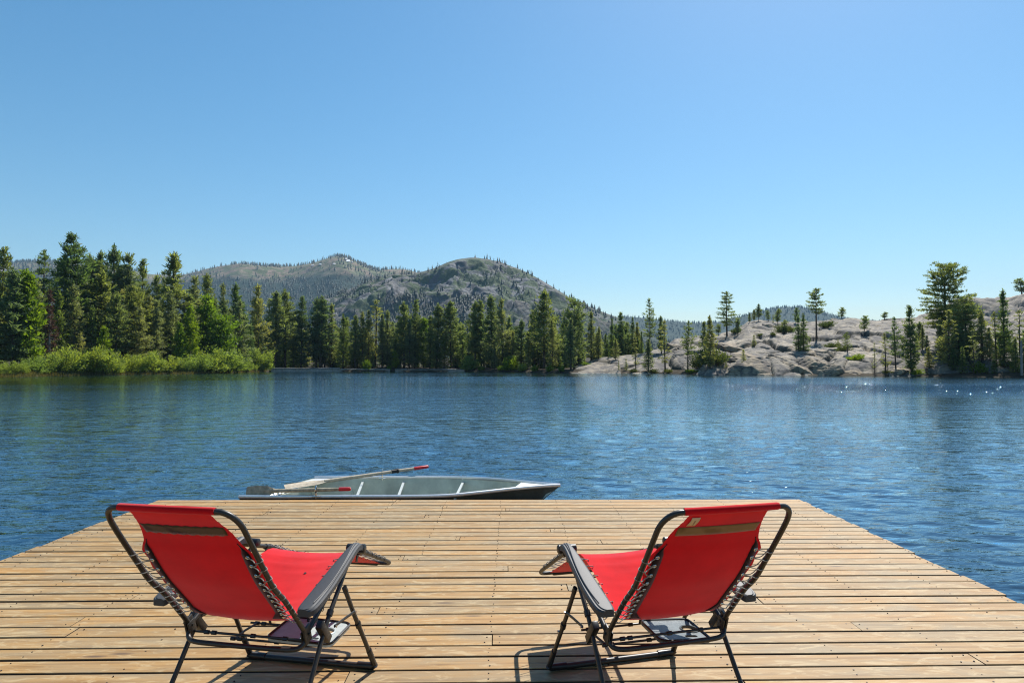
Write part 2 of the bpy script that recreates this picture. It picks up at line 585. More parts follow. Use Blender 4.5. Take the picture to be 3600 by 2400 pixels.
M_GROUND = simple("forest_floor", (0.050, 0.040, 0.026), 0.95, 0, 0.1, 0.4, 0.5, 0.3)
M_GRANITE = granite("lake_granite", 1.0)
M_GRANITE2 = granite("boulder_granite", 1.5, (1.08, 1.0, 0.90))
M_DOME = hill_rock("rocky_dome_slope", (0.175, 0.176, 0.178), (0.046, 0.048, 0.054), (0.052, 0.080, 0.028), (0.145, 0.126, 0.104), 1.0, 0.475, (60, 150, 70))
M_RIDGE = hill_rock("forested_ridge_slope", (0.20, 0.155, 0.105), (0.07, 0.065, 0.045), (0.090, 0.112, 0.045), (0.25, 0.175, 0.125), 1.0, 0.47, (350, 400, 90))
M_WALL = simple("shore_wall_concrete", (0.46, 0.44, 0.41), 0.9, 0, 0.2, 0.3, 2.0, 0.3)
M_SNOW = simple("old_snow", (0.82, 0.83, 0.85), 0.6)
M_WATER = water_mat()

# ------------------------------------------------------------------ the shore line, water and ground
SHORE = [(-900, 884), (-400, 872), (-100, 868), (0, 866), (100, 864), (200, 862), (300, 860.5), (400, 859), (500, 857), (560, 855.4), (615, 853.4),
         (650, 852.6), (900, 852.5), (1080, 853), (1200, 855), (1310, 857), (1420, 857), (1530, 858), (1640, 860), (1700, 861),
         (1800, 862), (2000, 863), (2100, 864), (2200, 865), (2352, 867.5), (2600, 870), (2800, 873)]
_sh = []
for xd_, yd_ in SHORE:
    X_, Y_ = ground_at(xd_ * 1.53061, yd_ * 1.53061, WATER)
    _sh.append((math.atan2(X_, Y_), math.hypot(X_, Y_)))
_sh = [(-math.pi, 10.0), (R(-150), 12.0), (R(-110), 40.0), (R(-74), 55.0)] + _sh + [(R(72), 45.0), (R(110), 40.0), (R(150), 12.0), (math.pi, 10.0)]
SH_T = np.array([a for a, _ in _sh]); SH_R = np.array([b for _, b in _sh])


def shore_r(th):
    th = np.asarray(th)
    return np.interp(th, SH_T, SH_R) + 1.2 * np.sin(th * 61.0) + 0.8 * np.sin(th * 143.0 + 1.0)


def ground_z(th, r):
    s = np.asarray(r) - shore_r(th)
    up = 0.75 * (1 - np.exp(-np.maximum(s, 0) / 2.5)) + 0.016 * np.maximum(s, 0)
    return WATER - 0.02 + np.where(s > 0, up, 0.30 * s)


def xd_of(th):
    """survey column of an azimuth"""
    return (1800.0 + FPX * np.tan(th) / math.cos(PITCH)) / 1.53061


def th_of(xd):
    d = ray(xd * 1.53061, 1281.0)
    return math.atan2(d[0], d[1])


# ground sheet all the way round, out past the hills
th = np.concatenate([np.linspace(-math.pi, R(-52), 60)[:-1], np.linspace(R(-52), R(52), 420), np.linspace(R(52), math.pi, 60)[1:]])
sr = np.concatenate([[-9, -5, -2.5, -1, 0, 0.7, 1.6, 3, 5, 8, 12, 18, 26, 40, 60, 100, 180, 320, 600, 1200, 2500, 5200]])
TH, SR = np.meshgrid(th, sr)
RR = np.maximum(shore_r(TH) + SR, 1.0)
ZZ = ground_z(TH, RR) + 0.25 * fbm(RR * np.sin(TH) * 0.2, RR * np.cos(TH) * 0.2, 3, 5) * (SR > 2)
ZZ = np.minimum(ZZ, 9.0)
me = mesh_np("ground", np.stack([RR * np.sin(TH), RR * np.cos(TH), ZZ], -1).reshape(-1, 3), grid_faces(len(sr), len(th)))
tag(link("ground", me, M_GROUND, smooth=True), kind="structure")

# lake surface: real waves in the mesh, finer ripples in the material
th = np.concatenate([np.linspace(-math.pi, R(-47), 50)[:-1], np.arange(R(-47), R(47), R(0.115)), np.linspace(R(47), math.pi, 50)])
rad = [1.2]
while rad[-1] < 215: rad.append(rad[-1] * (1.03 if rad[-1] < 5.0 else 1.0068))
rad = np.array(rad)
TH, RR = np.meshgrid(th, rad)
X, Y = RR * np.sin(TH), RR * np.cos(TH)
cell = np.maximum(RR * 0.0068, 0.02)
rng = np.random.default_rng(11)
Z = np.zeros_like(X); DX = np.zeros_like(X); DY = np.zeros_like(X)
gust = 0.75 + 0.45 * fbm(X * 0.05, Y * 0.09, 3, 3)
for k in range(72):
    lam = 0.15 * (0.95 / 0.15) ** rng.random()
    ang = R(-100 + rng.normal(0, 36))
    kx, ky = math.cos(ang) * 2 * math.pi / lam, math.sin(ang) * 2 * math.pi / lam
    amp = 0.00130 * (lam / 0.5) ** 0.9
    fade = np.clip((lam / cell - 2.2) / 2.5, 0, 1)
    ph = X * kx + Y * ky + rng.random() * 6.28
    Z += amp * fade * np.sin(ph)
    DX += amp * fade * np.cos(ph) * math.cos(ang) * 0.9
    DY += amp * fade * np.cos(ph) * math.sin(ang) * 0.9
Z *= gust
V = np.stack([X + DX * gust, Y + DY * gust, WATER + Z], -1).reshape(-1, 3)
me = mesh_np("water", V, grid_faces(len(rad), len(th)))
# wind: calm and ruffled lanes, and the ruffled reach on the right where the sun glitters
wind = np.clip(0.75 + 0.9 * fbm(X * 0.016, Y * 0.07, 4, 77), 0.30, 1.5)
side_ = np.clip((X - 15) / 12, 0, 1)
wind += 9.0 * np.exp(-((Y - 54) / 8) ** 2) * side_ + 0.7 * np.exp(-((Y - 84) / 14) ** 2) * np.clip((X + 20) / 25, 0, 1)
wind *= np.clip(0.60 + RR / 90.0, 0.6, 1.0)
ga = me.attributes.new("gust", 'FLOAT', 'POINT')
ga.data.foreach_set("value", wind.astype(np.float32).ravel())
tag(link("water", me, M_WATER, smooth=True), kind="structure")

# ------------------------------------------------------------------ granite hill and far hills
HT = [(1290, 0.02), (1310, 0.35), (1330, 838), (1356, 829), (1386, 821), (1472, 812), (1515, 802), (1531, 796), (1550, 782), (1597, 775), (1642, 769),
      (1690, 758), (1717, 741), (1745, 737), (1790, 741), (1830, 741), (1904, 735), (1951, 729), (1989, 729), (2014, 733), (2076, 729), (2120, 728),
      (2200, 740), (2300, 752), (2400, 760), (2520, 775), (2640, 800), (2760, 832)]
_hx, _hz, _hc = [], [], []
for xd_, yd_ in HT:
    rs = float(shore_r(th_of(xd_)))
    rc = rs + np.interp(xd_, [1290, 1470, 1540, 1640, 1800, 2100, 2500], [16, 26, 42, 60, 74, 78, 70])
    z_ = yd_ if yd_ < 10 else at(xd_, yd_, rc * math.cos(th_of(xd_))).z
    _hx.append(xd_); _hz.append(z_); _hc.append(rc)


def hill_z(th, r, joints=False):
    th = np.asarray(th, float); r = np.asarray(r, float)
    xd = xd_of(th)
    cz = np.interp(xd, _hx, _hz, left=-3, right=3) - WATER
    rc = np.interp(xd, _hx, _hc)
    rs = shore_r(th)
    t = (r - rs) / (rc - rs)
    X, Y = r * np.sin(th), r * np.cos(th)
    t2 = t + 0.10 * fbm(X * 0.06, Y * 0.06, 3, 41)
    prof = np.interp(t2, [-0.3, -0.02, 0.0, 0.05, 0.16, 0.30, 0.5, 0.72, 0.9, 1.0, 1.3, 2.2, 4], [-0.35, -0.05, 0.0, 0.09, 0.23, 0.37, 0.55, 0.77, 0.94, 1.0, 0.92, 0.5, 0.0])
    a, c1 = slabs(X * 0.085 + 0.3 * fbm(X * 0.1, Y * 0.1, 2, 8), Y * 0.06, 21)
    b, c2 = slabs(X * 0.22 + 0.25 * fbm(X * 0.25, Y * 0.25, 2, 9), Y * 0.15, 33)
    env = np.clip(cz / 9.0, 0.12, 1.0) * np.clip((t + 0.15) * 4, 0, 1) * np.interp(t, [0.0, 0.55, 0.95, 1.2], [1.0, 0.8, 0.35, 0.4])
    c, c3 = slabs(X * 0.55 + 0.2 * fbm(X * 0.5, Y * 0.5, 2, 10), Y * 0.38, 47)
    z = WATER + cz * prof + env * (1.9 * a + 0.85 * b + 0.26 * c - 1.0 * np.exp(-c1 * 26) - 0.60 * np.exp(-c2 * 22) - 0.20 * np.exp(-c3 * 16) + 0.45 * fbm(X * 0.3, Y * 0.3, 4, 55))
    q = z / 1.7 + 1.1 * fbm(X * 0.05, Y * 0.05, 3, 61)
    fr = q - np.floor(q)
    led = (np.floor(q) + np.clip((fr - 0.62) / 0.30, 0, 1)) * 1.7
    zt = z + (led + 0.45 - (q * 1.7)) * np.clip(0.15 + 0.55 * fbm(X * 0.03, Y * 0.03, 3, 63), 0, 0.6) * np.clip(env * 1.3, 0, 1)
    zz_ = np.where(t > 0.01, zt, z) + 0.35 * env
    if joints:
        return zz_, np.maximum(np.exp(-c1 * 30), 0.8 * np.exp(-c2 * 26)) * np.clip((t + .02) * 20, 0, 1)
    return zz_


th = np.arange(th_of(1285), th_of(2780), R(0.085))
sr = np.concatenate([np.arange(-2, 30, 0.22), np.arange(30, 90, 0.55), np.arange(90, 240, 6.0)])
TH, SR = np.meshgrid(th, sr)
RR = shore_r(TH) + SR
ZZ, JJ = hill_z(TH, RR, True)
me = mesh_np("granite_hill", np.stack([RR * np.sin(TH), RR * np.cos(TH), ZZ], -1).reshape(-1, 3), grid_faces(len(sr), len(th)))
ja = me.attributes.new("joint", 'FLOAT', 'POINT')
ja.data.foreach_set("value", JJ.astype(np.float32).ravel())
tag(link("granite_hill", me, M_GRANITE, smooth=False), kind="structure")


def land_z(x, y):
    t, r = math.atan2(x, y), math.hypot(x, y)
    z = float(ground_z(t, r))
    if 1286 < float(xd_of(t)) < 2770: z = max(z, float(hill_z(t, r)))
    return z


def hit(xd, yd, r0=85.0, r1=330.0):
    """where the sight line of a survey position meets the land"""
    d = ray(xd * 1.53061, yd * 1.53061)
    hn = math.hypot(d[0], d[1])
    rs = np.arange(r0, r1, 0.4)
    t = math.atan2(d[0], d[1])
    zr = EYE + d[2] / hn * rs
    zl = np.maximum(hill_z(np.full(rs.shape, t), rs), ground_z(np.full(rs.shape, t), rs))
    zl = np.where(rs < float(shore_r(t)) + 0.5, -9, zl)
    k = np.argmax(zr <= zl)
    if not (zr <= zl).any():
        k = int(np.argmin(zr - zl))
    return rs[k] * math.sin(t), rs[k] * math.cos(t), float(zl[k])


def far_hill(name, mat, prof, Dc, Df, back, cols, rows, amp, nscale, seed, rough=1.0, crag=None):
    """a hill from its crest line: prof = (survey x, survey y) of the skyline, crest at depth Dc, foot at Df"""
    xs = np.array([p[0] for p in prof], float); ys = np.array([p[1] for p in prof], float)
    u = np.linspace(xs[0], xs[-1], cols)
    k = np.ones(9) / 9
    yc = np.interp(u, xs, ys)
    yc = np.convolve(np.pad(yc, 4, mode='edge'), k, 'valid')
    tt = np.concatenate([np.linspace(0, 1, rows), np.linspace(1.05, back, 10)])
    U, T = np.meshgrid(u, tt)
    dirx = (U * 1.53061 - 1800.0) / FPX
    zc = np.interp(U, u, np.array([at(a, b, Dc).z for a, b in zip(u, yc)]))
    Yd = Df + (Dc - Df) * T
    Xw = dirx * Yd / math.cos(PITCH)
    # the slope climbs steadily enough that the crest, not the near shoulder, is the skyline
    F = np.where(T <= 1, np.sin(np.clip(T, 0, 1) * math.pi / 2) ** 1.15 * Yd / Dc, np.cos(np.clip((T - 1) / (back - 1), 0, 1) * math.pi / 2))
    n = fbm(Xw * nscale, Yd * nscale, 6, seed, True) * 0.6 + fbm(Xw * nscale * 2.7, Yd * nscale * 2.7, 5, seed + 5) * 0.4
    env = np.clip(T * 2.2, 0, 1) * np.clip((1.0 - T) * 4, 0.03, 1)
    bump_ = amp * n * env * np.clip(zc / max(zc.max(), 1), 0.05, 1)
    if crag:                                            # blocky outcrops all over the rocky hill
        sa, sc = slabs(Xw * 0.020, Yd * 0.012, seed + 60)
        sb, sd_ = slabs(Xw * 0.055, Yd * 0.035, seed + 63)
        bump_ = bump_ + (9 * sa + 6 * sb - 4 * np.exp(-sc * 14)) * np.clip(T * 3, 0, 1) * np.clip((1 - T) * 7, 0, 1)
    if crag:                                            # a dark broken cliff under the summit
        gz = np.exp(-((U - crag[0]) / crag[2]) ** 2 - ((T - crag[1]) / crag[3]) ** 2)
        bump_ = bump_ - crag[4] * gz * (1 - fbm(Xw * 0.022, Yd * 0.012, 5, seed + 40, True))
    if amp < 10:                                        # bare rock: add broken slabs
        sa, sc = slabs(Xw * 0.05, Yd * 0.045, seed)
        sb, sd_ = slabs(Xw * 0.14, Yd * 0.11, seed + 3)
        bump_ = bump_ + (3.2 * sa + 1.3 * sb - 1.6 * np.exp(-sc * 18) - 0.7 * np.exp(-sd_ * 14)) * np.clip(T * 3, 0, 1)
        F = F - 0.06 * np.clip(T * 3, 0, 1)
    Z = zc * F + np.where(T <= 1, np.minimum(bump_, 0.8 * zc * (Yd / Dc - F)), bump_ * 0.2 - 2)
    me = mesh_np(name, np.stack([Xw, Yd, Z], -1).reshape(-1, 3), grid_faces(len(tt), cols))
    tag(link(name, me, mat, smooth=False), kind="structure")
    return Xw, Yd, Z, T, U


DOME = far_hill("rocky_mountain", M_DOME, [(560, 842), (640, 790), (700, 722), (730, 686), (760, 684), (800, 664), (850, 644), (900, 629), (935, 629), (965, 625), (1000, 615),
                 (1025, 603), (1050, 595), (1085, 591), (1120, 594), (1160, 603), (1200, 620), (1240, 641), (1280, 665), (1320, 690), (1360, 707), (1400, 722),
                 (1440, 738), (1500, 770), (1560, 800), (1620, 838)], 1500, 820, 1.8, 520, 260, 40, 0.0065, 71, crag=(1138, 0.84, 46, 0.10, 40))
RIDGE = far_hill("forested_mountain", M_RIDGE, [(-1500, 700), (-1000, 660), (-600, 640), (-260, 628), (-120, 618), (0, 606), (60, 601), (150, 602), (260, 612), (340, 630), (390, 632), (430, 630), (470, 617), (510, 610), (553, 604), (590, 609), (640, 612),
                 (680, 611), (720, 603), (750, 593), (778, 585), (800, 592), (830, 607), (860, 620), (890, 619), (920, 616), (960, 626), (1010, 650), (1100, 700), (1200, 760), (1300, 830)], 3000, 1500, 1.7, 620, 140, 62, 0.0022, 91)
FARR = far_hill("distant_ridge", M_RIDGE, [(1280, 800), (1360, 745), (1420, 726), (1480, 730), (1540, 737), (1600, 742), (1650, 741), (1700, 728), (1740, 716), (1780, 708), (1812, 704),
                 (1850, 706), (1885, 713), (1920, 727), (1960, 736), (2060, 742), (2200, 750), (2400, 770)], 3400, 2100, 1.7, 260, 60, 40, 0.003, 131)
ROCK2 = far_hill("granite_ridge", M_GRANITE, [(2040, 790), (2080, 745), (2101, 719), (2139, 701), (2190, 684), (2231, 676), (2254, 679), (2276, 681), (2311, 672), (2352, 668), (2450, 664), (2600, 682), (2900, 720), (3200, 790), (3400, 836)],
                 330, 215, 1.6, 420, 110, 7.0, 0.045, 151)


# ------------------------------------------------------------------ far woods on the hills (beyond counting)
def far_trees(name, hill, n, dens, seed, hlo, hhi, mat, crest=0):
    """joined low conifers standing on a far hill; dens(u, t, x, y, z) gives how likely one grows"""
    Xw, Yd, Z, T, U = hill
    nr, nc = Z.shape
    rg = np.random.default_rng(seed)
    P = []
    while sum(len(p) for p in P) < n:
        i = rg.random(n * 3) * (nr - 11); j = rg.random(n * 3) * (nc - 1.01)
        i0, j0 = i.astype(int), j.astype(int); fi, fj = i - i0, j - j0
        def lerp(A):
            return (A[i0, j0] * (1 - fi) + A[i0 + 1, j0] * fi) * (1 - fj) + (A[i0, j0 + 1] * (1 - fi) + A[i0 + 1, j0 + 1] * fi) * fj
        x, y, z, t, u = (lerp(A) for A in (Xw, Yd, Z, T, U))
        keep = rg.random(len(x)) < dens(u, t, x, y, z)
        P.append(np.stack([x, y, z], -1)[keep])
        if len(P) > 40: break
    P = np.concatenate(P)[:n]
    if crest:
        k0 = int(np.argmin(np.abs(T[:, 0] - 1.0)))
        j = rg.integers(0, nc, crest)
        ok = rg.random(crest) < dens(U[k0, j], np.full(crest, .99), Xw[k0, j], Yd[k0, j], Z[k0, j]) * 1.5 + 0.12
        P = np.concatenate([P, np.stack([Xw[k0, j], Yd[k0, j], Z[k0, j]], -1)[ok]])
    N = len(P)
    h = (hlo + (hhi - hlo) * rg.random(N) ** 1.6)
    w = h * rg.uniform(0.13, 0.24, N)
    V = np.zeros((N, 12, 3)); F = []
    a0 = rg.random(N) * 6.28
    for k in range(5):                                  # lower skirt ring, upper ring, top
        for lvl, (zz, ww) in enumerate(((0.05, 1.0), (0.42, 0.62))):
            a = a0 + k * 2 * math.pi / 5 + lvl * 0.6
            rr = w * ww * rg.uniform(0.7, 1.25, N)
            V[:, lvl * 5 + k] = P + np.stack([np.cos(a) * rr, np.sin(a) * rr, h * (zz + rg.uniform(-.04, .04, N))], -1)
        F += [(k, (k + 1) % 5, 10), (5 + k, 5 + (k + 1) % 5, 11)]
    V[:, 10] = P + np.stack([rg.normal(0, .03, N) * h, 0 * h, h * 0.68], -1)
    V[:, 11] = P + np.stack([rg.normal(0, .03, N) * h, 0 * h, h], -1)
    F = (np.array(F)[None] + (np.arange(N) * 12)[:, None, None]).reshape(-1, 3)
    me = mesh_np(name, V.reshape(-1, 3), F)
    return tag(link(name, me, mat), kind="stuff")


def d_dome(u, t, x, y, z):
    n = fbm(x * 0.012, y * 0.012, 3, 7)
    base = np.interp(u, [560, 720, 850, 1000, 1200, 1400, 1620], [1.0, 1.0, 0.75, 0.32, 0.17, 0.5, 0.9])
    low = np.interp(t, [0, 0.35, 0.6, 0.8, 1.0], [1.2, 0.9, 0.42, 0.22, 0.25])
    return np.clip(base * low * (0.85 + 6.5 * n), 0, 1)


def d_ridge(u, t, x, y, z):
    n = fbm(x * 0.0045, y * 0.0045, 4, 17)
    top = z > 335 + 60 * fbm(x * 0.003, y * 0.003, 3, 23)
    bare = np.interp(u, [-1500, 420, 470, 520, 640, 700, 760, 800, 860, 920, 960, 1300], [1.2, 1.2, .35, .10, .75, .55, .30, .85, .9, .45, .9, 1.2])
    return np.clip(np.where(top, bare * (0.55 + 1.8 * n), 1.0), 0, 1)


far_trees("dome_woods", DOME, 5200, d_dome, 5, 4, 14, M_FARTREE, 60)
far_trees("ridge_forest", RIDGE, 30000, d_ridge, 6, 9, 19, M_FARTREE, 300)
far_trees("distant_forest", FARR, 5000, lambda u, t, x, y, z: np.clip(0.75 + fbm(x * .004, y * .004, 3, 4), 0, 1), 8, 8, 17, M_FARTREE, 160)


# ------------------------------------------------------------------ trees: a few of each kind, copied
def tri_cloud(rg, pos, out, size, per, up=0.45, spread=0.9, width=0.42, jit=0.33, blade=1.0):
    """per little leaf faces round every clump centre"""
    n = len(pos)
    pos = np.repeat(pos, per, 0); out = np.repeat(out, per, 0); size = np.repeat(size, per)[:, None]; tuft = size; size = size * blade * rg.uniform(0.7, 1.3, size.shape)
    d = out * 0.7 + np.array([0, 0, up]) + rg.normal(0, spread, pos.shape) * 0.6
    d /= np.linalg.norm(d, axis=1, keepdims=True) + 1e-6
    q = np.cross(d, rg.normal(0, 1, pos.shape)); q /= np.linalg.norm(q, axis=1, keepdims=True) + 1e-6
    p = pos + rg.normal(0, jit, pos.shape) * tuft * [1, 1, 0.7]
    a = p - d * size * 0.35 + q * size * width * 0.5
    b = p - d * size * 0.35 - q * size * width * 0.5
    c = p + d * size * 0.75 + q * size * width * 0.3
    e = p + d * size * 0.75 - q * size * width * 0.15
    V = np.stack([a, b, e, c], 1).reshape(-1, 3)
    F = np.arange(len(p) * 4).reshape(-1, 4)
    return V, F


def limbs_mesh(name, segs, trunk_pts, trunk_r, n=7):
    mb = MB()
    mb.tube(trunk_pts, trunk_r, n)
    for p, q, r in segs:
        mid = (Vector(p) + Vector(q)) / 2 + Vector((0, 0, -0.03 * (Vector(q) - Vector(p)).length))
        mb.tube([p, mid, q], [r, r * 0.7, r * 0.25], 3, cap=False)
    me = bpy.data.meshes.new(name)
    me.from_pydata(mb.v, [], mb.f); me.update()
    me.materials.append(M_BARK)
    me.polygons.foreach_set("use_smooth", np.ones(len(me.polygons), dtype=bool))
    return me


def conifer(seed, H, Rm, cb, prof, nb, ncl, size, per, droop, up_top=0.6, whorl=0, gap=0.15, lean=0.0, clump=1.0, tr=None, barelow=0, jit=0.42, blade=0.95, leafw=0.31):
    rg = np.random.default_rng(seed)
    t = np.sort(rg.random(nb)) ** 0.85
    if whorl: t = np.clip((np.floor(t * whorl) + rg.normal(0.5, 0.16, nb)) / whorl, 0, 1)
    z = H * (1 - t * (1 - cb)) - 0.02 * H
    L = Rm * np.interp(t, prof[0], prof[1]) * rg.uniform(0.50, 1.12, nb)
    L *= np.where(rg.random(nb) < gap, 0.45, 1.0)
    az = np.arange(nb) * 2.39996 + rg.normal(0, 0.4, nb)
    # lopsided: one or two sides of the crown are thinner
    L *= 1.0 - 0.22 * (1 + np.cos(az - rg.random() * 6.28)) / 2
    el = up_top * (1 - t) ** 1.5 - droop * t
    cnt = np.maximum((ncl * (0.35 + 0.65 * L / Rm)).astype(int), 2)
    bi = np.repeat(np.arange(nb), cnt)
    s = rg.random(len(bi)) ** 0.6 * 0.85 + 0.17
    bend = np.stack([np.sin(z / H * 3 + seed) * lean, np.cos(z / H * 2.3 + seed) * lean, z], -1)
    dirs = np.stack([np.cos(az) * np.cos(el), np.sin(az) * np.cos(el), np.sin(el)], -1)
    perp = np.stack([-np.sin(az), np.cos(az), 0 * az], -1)
    Lb = L[bi][:, None]
    pos = bend[bi] + dirs[bi] * Lb * s[:, None] + perp[bi] * Lb * (rg.normal(0, 0.20, len(bi)) * s)[:, None]
    pos[:, 2] += (0.10 * s ** 2 * L[bi]) + rg.normal(0, 0.10, len(bi)) * size
    sz = size * rg.uniform(0.65, 1.35, len(bi)) * clump
    V, F = tri_cloud(rg, pos, dirs[bi], sz, per, jit=jit, blade=blade, width=leafw)
    # leader
    top = np.stack([np.zeros(10), np.zeros(10), H * (1 - rg.random(10) * 0.05)], -1) + bend[0] * [1, 1, 0]
    V2, F2 = tri_cloud(rg, top, np.tile([0, 0, 1.0], (10, 1)), np.full(10, size * 0.8), 3)
    crown = mesh_np("crown", np.concatenate([V, V2]), np.concatenate([F, F2 + len(V)]))
    zz = np.linspace(-0.6, H * 0.97, 12)
    tr = tr or H * 0.014
    tp = [(math.sin(q / H * 3 + seed) * lean, math.cos(q / H * 2.3 + seed) * lean, q) for q in zz]
    rr = [max(tr * (1 - q / H) ** 0.8 + 0.015, 0.02) * (1.35 if q <= 0 else 1) for q in zz]
    segs = []
    for k in range(0, nb, 2):
        b = bend[k]; e = b + dirs[k] * L[k] * 0.8
        segs.append((tuple(b), tuple(e), tr * 0.16 + 0.012))
    for k in range(barelow):                            # dead stubs below the crown
        q = H * cb * rg.uniform(0.35, 1.0); a = rg.random() * 6.28; l_ = Rm * rg.uniform(0.2, 0.55)
        segs.append(((0, 0, q), (math.cos(a) * l_, math.sin(a) * l_, q - l_ * 0.25), tr * 0.12 + 0.01))
    trunk = limbs_mesh("trunk", segs, tp, rr)
    return crown, trunk, H


def broadleaf(seed, H, W, base, lobes, leaves, size, narrow=1.0, stems=1, trunk_r=0.12, flat=0.9):
    rg = np.random.default_rng(seed)
    zc = base + (H - base) * (rg.random(lobes) ** 0.8)
    tt = (zc - base) / (H - base)
    rad = W * np.sin(np.clip(tt * 0.86 + 0.12, 0, 1) * math.pi) ** 0.7 * rg.uniform(0.25, 0.95, lobes) * narrow
    az = np.arange(lobes) * 2.39996 + rg.normal(0, 0.5, lobes)
    C = np.stack([np.cos(az) * rad, np.sin(az) * rad, zc * 0.97], -1)
    lr = W * rg.uniform(0.16, 0.40, lobes)
    bi = rg.integers(0, lobes, leaves)
    d = rg.normal(0, 1, (leaves, 3)); d /= np.linalg.norm(d, axis=1, keepdims=True)
    pos = C[bi] + d * (lr[bi] * rg.uniform(0.25, 1.25, leaves) ** 0.9)[:, None] * [1, 1, flat]
    pos[:, 2] += np.abs(rg.normal(0, 0.22, leaves)) * lr[bi]
    pos[:, 2] = np.maximum(pos[:, 2], 0.05)
    V, F = tri_cloud(rg, pos, d, size * rg.uniform(0.6, 1.4, leaves), 2, 0.25, 1.2, 0.7)
    crown = mesh_np("crown", V, F)
    mb = MB()
    for s in range(stems):
        a = s * 6.28 / max(stems, 1) + rg.random()
        off = 0.0 if stems == 1 else W * 0.25
        mb.tube(spline([(off * .3 * math.cos(a), off * .3 * math.sin(a), -0.3), (off * math.cos(a), off * math.sin(a), H * .4), (off * 1.3 * math.cos(a), off * 1.3 * math.sin(a), H * .86)], 4),
                [trunk_r * (1 - 0.085 * k) + 0.01 for k in range(9)], 6)
    for k in range(0, lobes, 2):
        b = Vector((0, 0, max(base * 0.8, C[k][2] * 0.62)))
        mb.tube([b, (b + Vector(C[k])) / 2 + Vector((0, 0, 0.1)), Vector(C[k])], [trunk_r * .35, trunk_r * .22, trunk_r * .1], 4, cap=False)
    me = bpy.data.meshes.new("trunk"); me.from_pydata(mb.v, [], mb.f); me.update()
    me.materials.append(M_BARK)
    return crown, me, H


CONE = ([0, .25, .6, .9, 1], [.08, .38, .80, 1.0, .85])
SLIM = ([0, .2, .5, .8, 1], [.10, .40, .76, 1.0, .7])
TALL = ([0, .1, .3, .6, .85, 1], [.12, .30, .60, .92, 1.0, .6])
ROUND = ([0, .08, .3, .6, .85, 1], [.45, .8, 1.0, 1.0, .9, .55])
OPEN = ([0, .1, .35, .65, .85, 1], [.18, .42, .75, 1.0, .9, .5])
OVAL = ([0, .15, .4, .7, .9, 1], [.30, .60, .92, 1.0, .75, .4])
PROTO = {}
PROTO["pine"] = [conifer(100 + k, 20, 3.2 + .25 * k, 0.10 + .04 * k, TALL, 150, 8, 0.56, 7, 0.12, 0.7, 0, .22, .15, barelow=6) for k in range(5)]
PROTO["palepine"] = [conifer(120 + k, 20, 2.9 + .3 * k, 0.08, SLIM, 150, 7, 0.52, 7, 0.04, 0.75, 0, .18, .12) for k in range(4)]
PROTO["fir"] = [conifer(140 + k, 20, 3.5, 0.05, CONE, 190, 8, 0.50, 6, 0.22, 0.45, 22, .14, .05) for k in range(3)]
PROTO["bigfir"] = [conifer(150, 24, 5.0, 0.05, ([0, .1, .25, .5, .8, 1], [.10, .42, .72, .92, 1.0, .8]), 260, 12, 0.60, 6, 0.16, 0.35, 26, .25, .1)]
PROTO["layerfir"] = [conifer(155, 22, 3.6, 0.05, ([0, .1, .25, .5, .8, 1], [.10, .55, .85, .9, 1.0, .8]), 150, 8, 0.50, 6, 0.14, 0.3, 13, .2, .05)]
PROTO["sparsepine"] = [conifer(160 + k, 14, 2.6, 0.30, OPEN, 80, 6, 0.42, 6, 0.05, 0.5, 13, .25, .15, barelow=10) for k in range(3)]
PROTO["lonepine"] = [conifer(170, 13.5, 3.9, 0.24, ([0, .1, .3, .55, .8, 1], [.28, .5, .62, .9, 1.0, .35]), 84, 9, 0.40, 7, 0.10, 0.35, 11, .15, .08, tr=0.26, barelow=6)]
PROTO["flagpine"] = [conifer(175, 14, 3.5, 0.50, ([0, .15, .4, .7, 1], [.22, .55, .6, 1.0, .5]), 66, 9, 0.40, 7, 0.06, 0.35, 8, .2, .06, tr=0.25, barelow=8)]
PROTO["crownpine"] = [conifer(180, 26, 7.6, 0.26, ([0, .06, .2, .45, .75, 1], [.42, .70, .86, 1.0, 1.05, .85]), 190, 20, 0.55, 7, 0.16, 0.30, 16, .15, .1, tr=0.55, barelow=8)]
PROTO["roundpine"] = [conifer(185, 20, 4.3, 0.18, ROUND, 170, 9, 0.56, 7, 0.06, 0.6, 0, .15, .1)]
PROTO["narrowfir"] = [conifer(190 + k, 18, 2.7, 0.06, ([0, .2, .5, .8, 1], [.08, .36, .70, 1.0, .85]), 170, 7, 0.44, 6, 0.15, 0.6, 0, .14, .03) for k in range(3)]
PROTO["sapling"] = [conifer(200 + k, 5, 1.1, 0.08, CONE, 70, 5, 0.24, 5, 0.05, 0.6, 0, .15, .03, tr=0.06) for k in range(2)]
PROTO["thinpine"] = [conifer(210 + k, 12, 1.6, 0.18, OPEN, 62, 4, 0.36, 5, 0.12, 0.4, 12, .3, .1, barelow=14) for k in range(2)]
PROTO["scrubpine"] = [conifer(220 + k, 5, 1.7, 0.20, ([0, .1, .35, .65, .9, 1], [.25, .55, .9, 1.0, .8, .5]), 70, 6, 0.32, 6, -0.15, 0.8, 0, .3, .2, tr=0.13) for k in range(2)]
PROTO["deadfir"] = [conifer(230, 19, 2.4, 0.03, CONE, 150, 6, 0.40, 6, 0.16, 0.3, 22, .2, .05)]
PROTO["alder"] = [conifer(300 + k, 12, 2.5, 0.10, OVAL, 110, 8, 0.48, 7, -0.35, 0.9, 0, .35, .25, jit=0.55, blade=0.62, leafw=0.75) for k in range(3)]
PROTO["oak"] = [conifer(310 + k, 11, 4.2, 0.16, ROUND, 90, 11, 0.56, 8, -0.3, 0.7, 0, .35, .5, jit=0.6, blade=0.6, leafw=0.75) for k in range(2)]


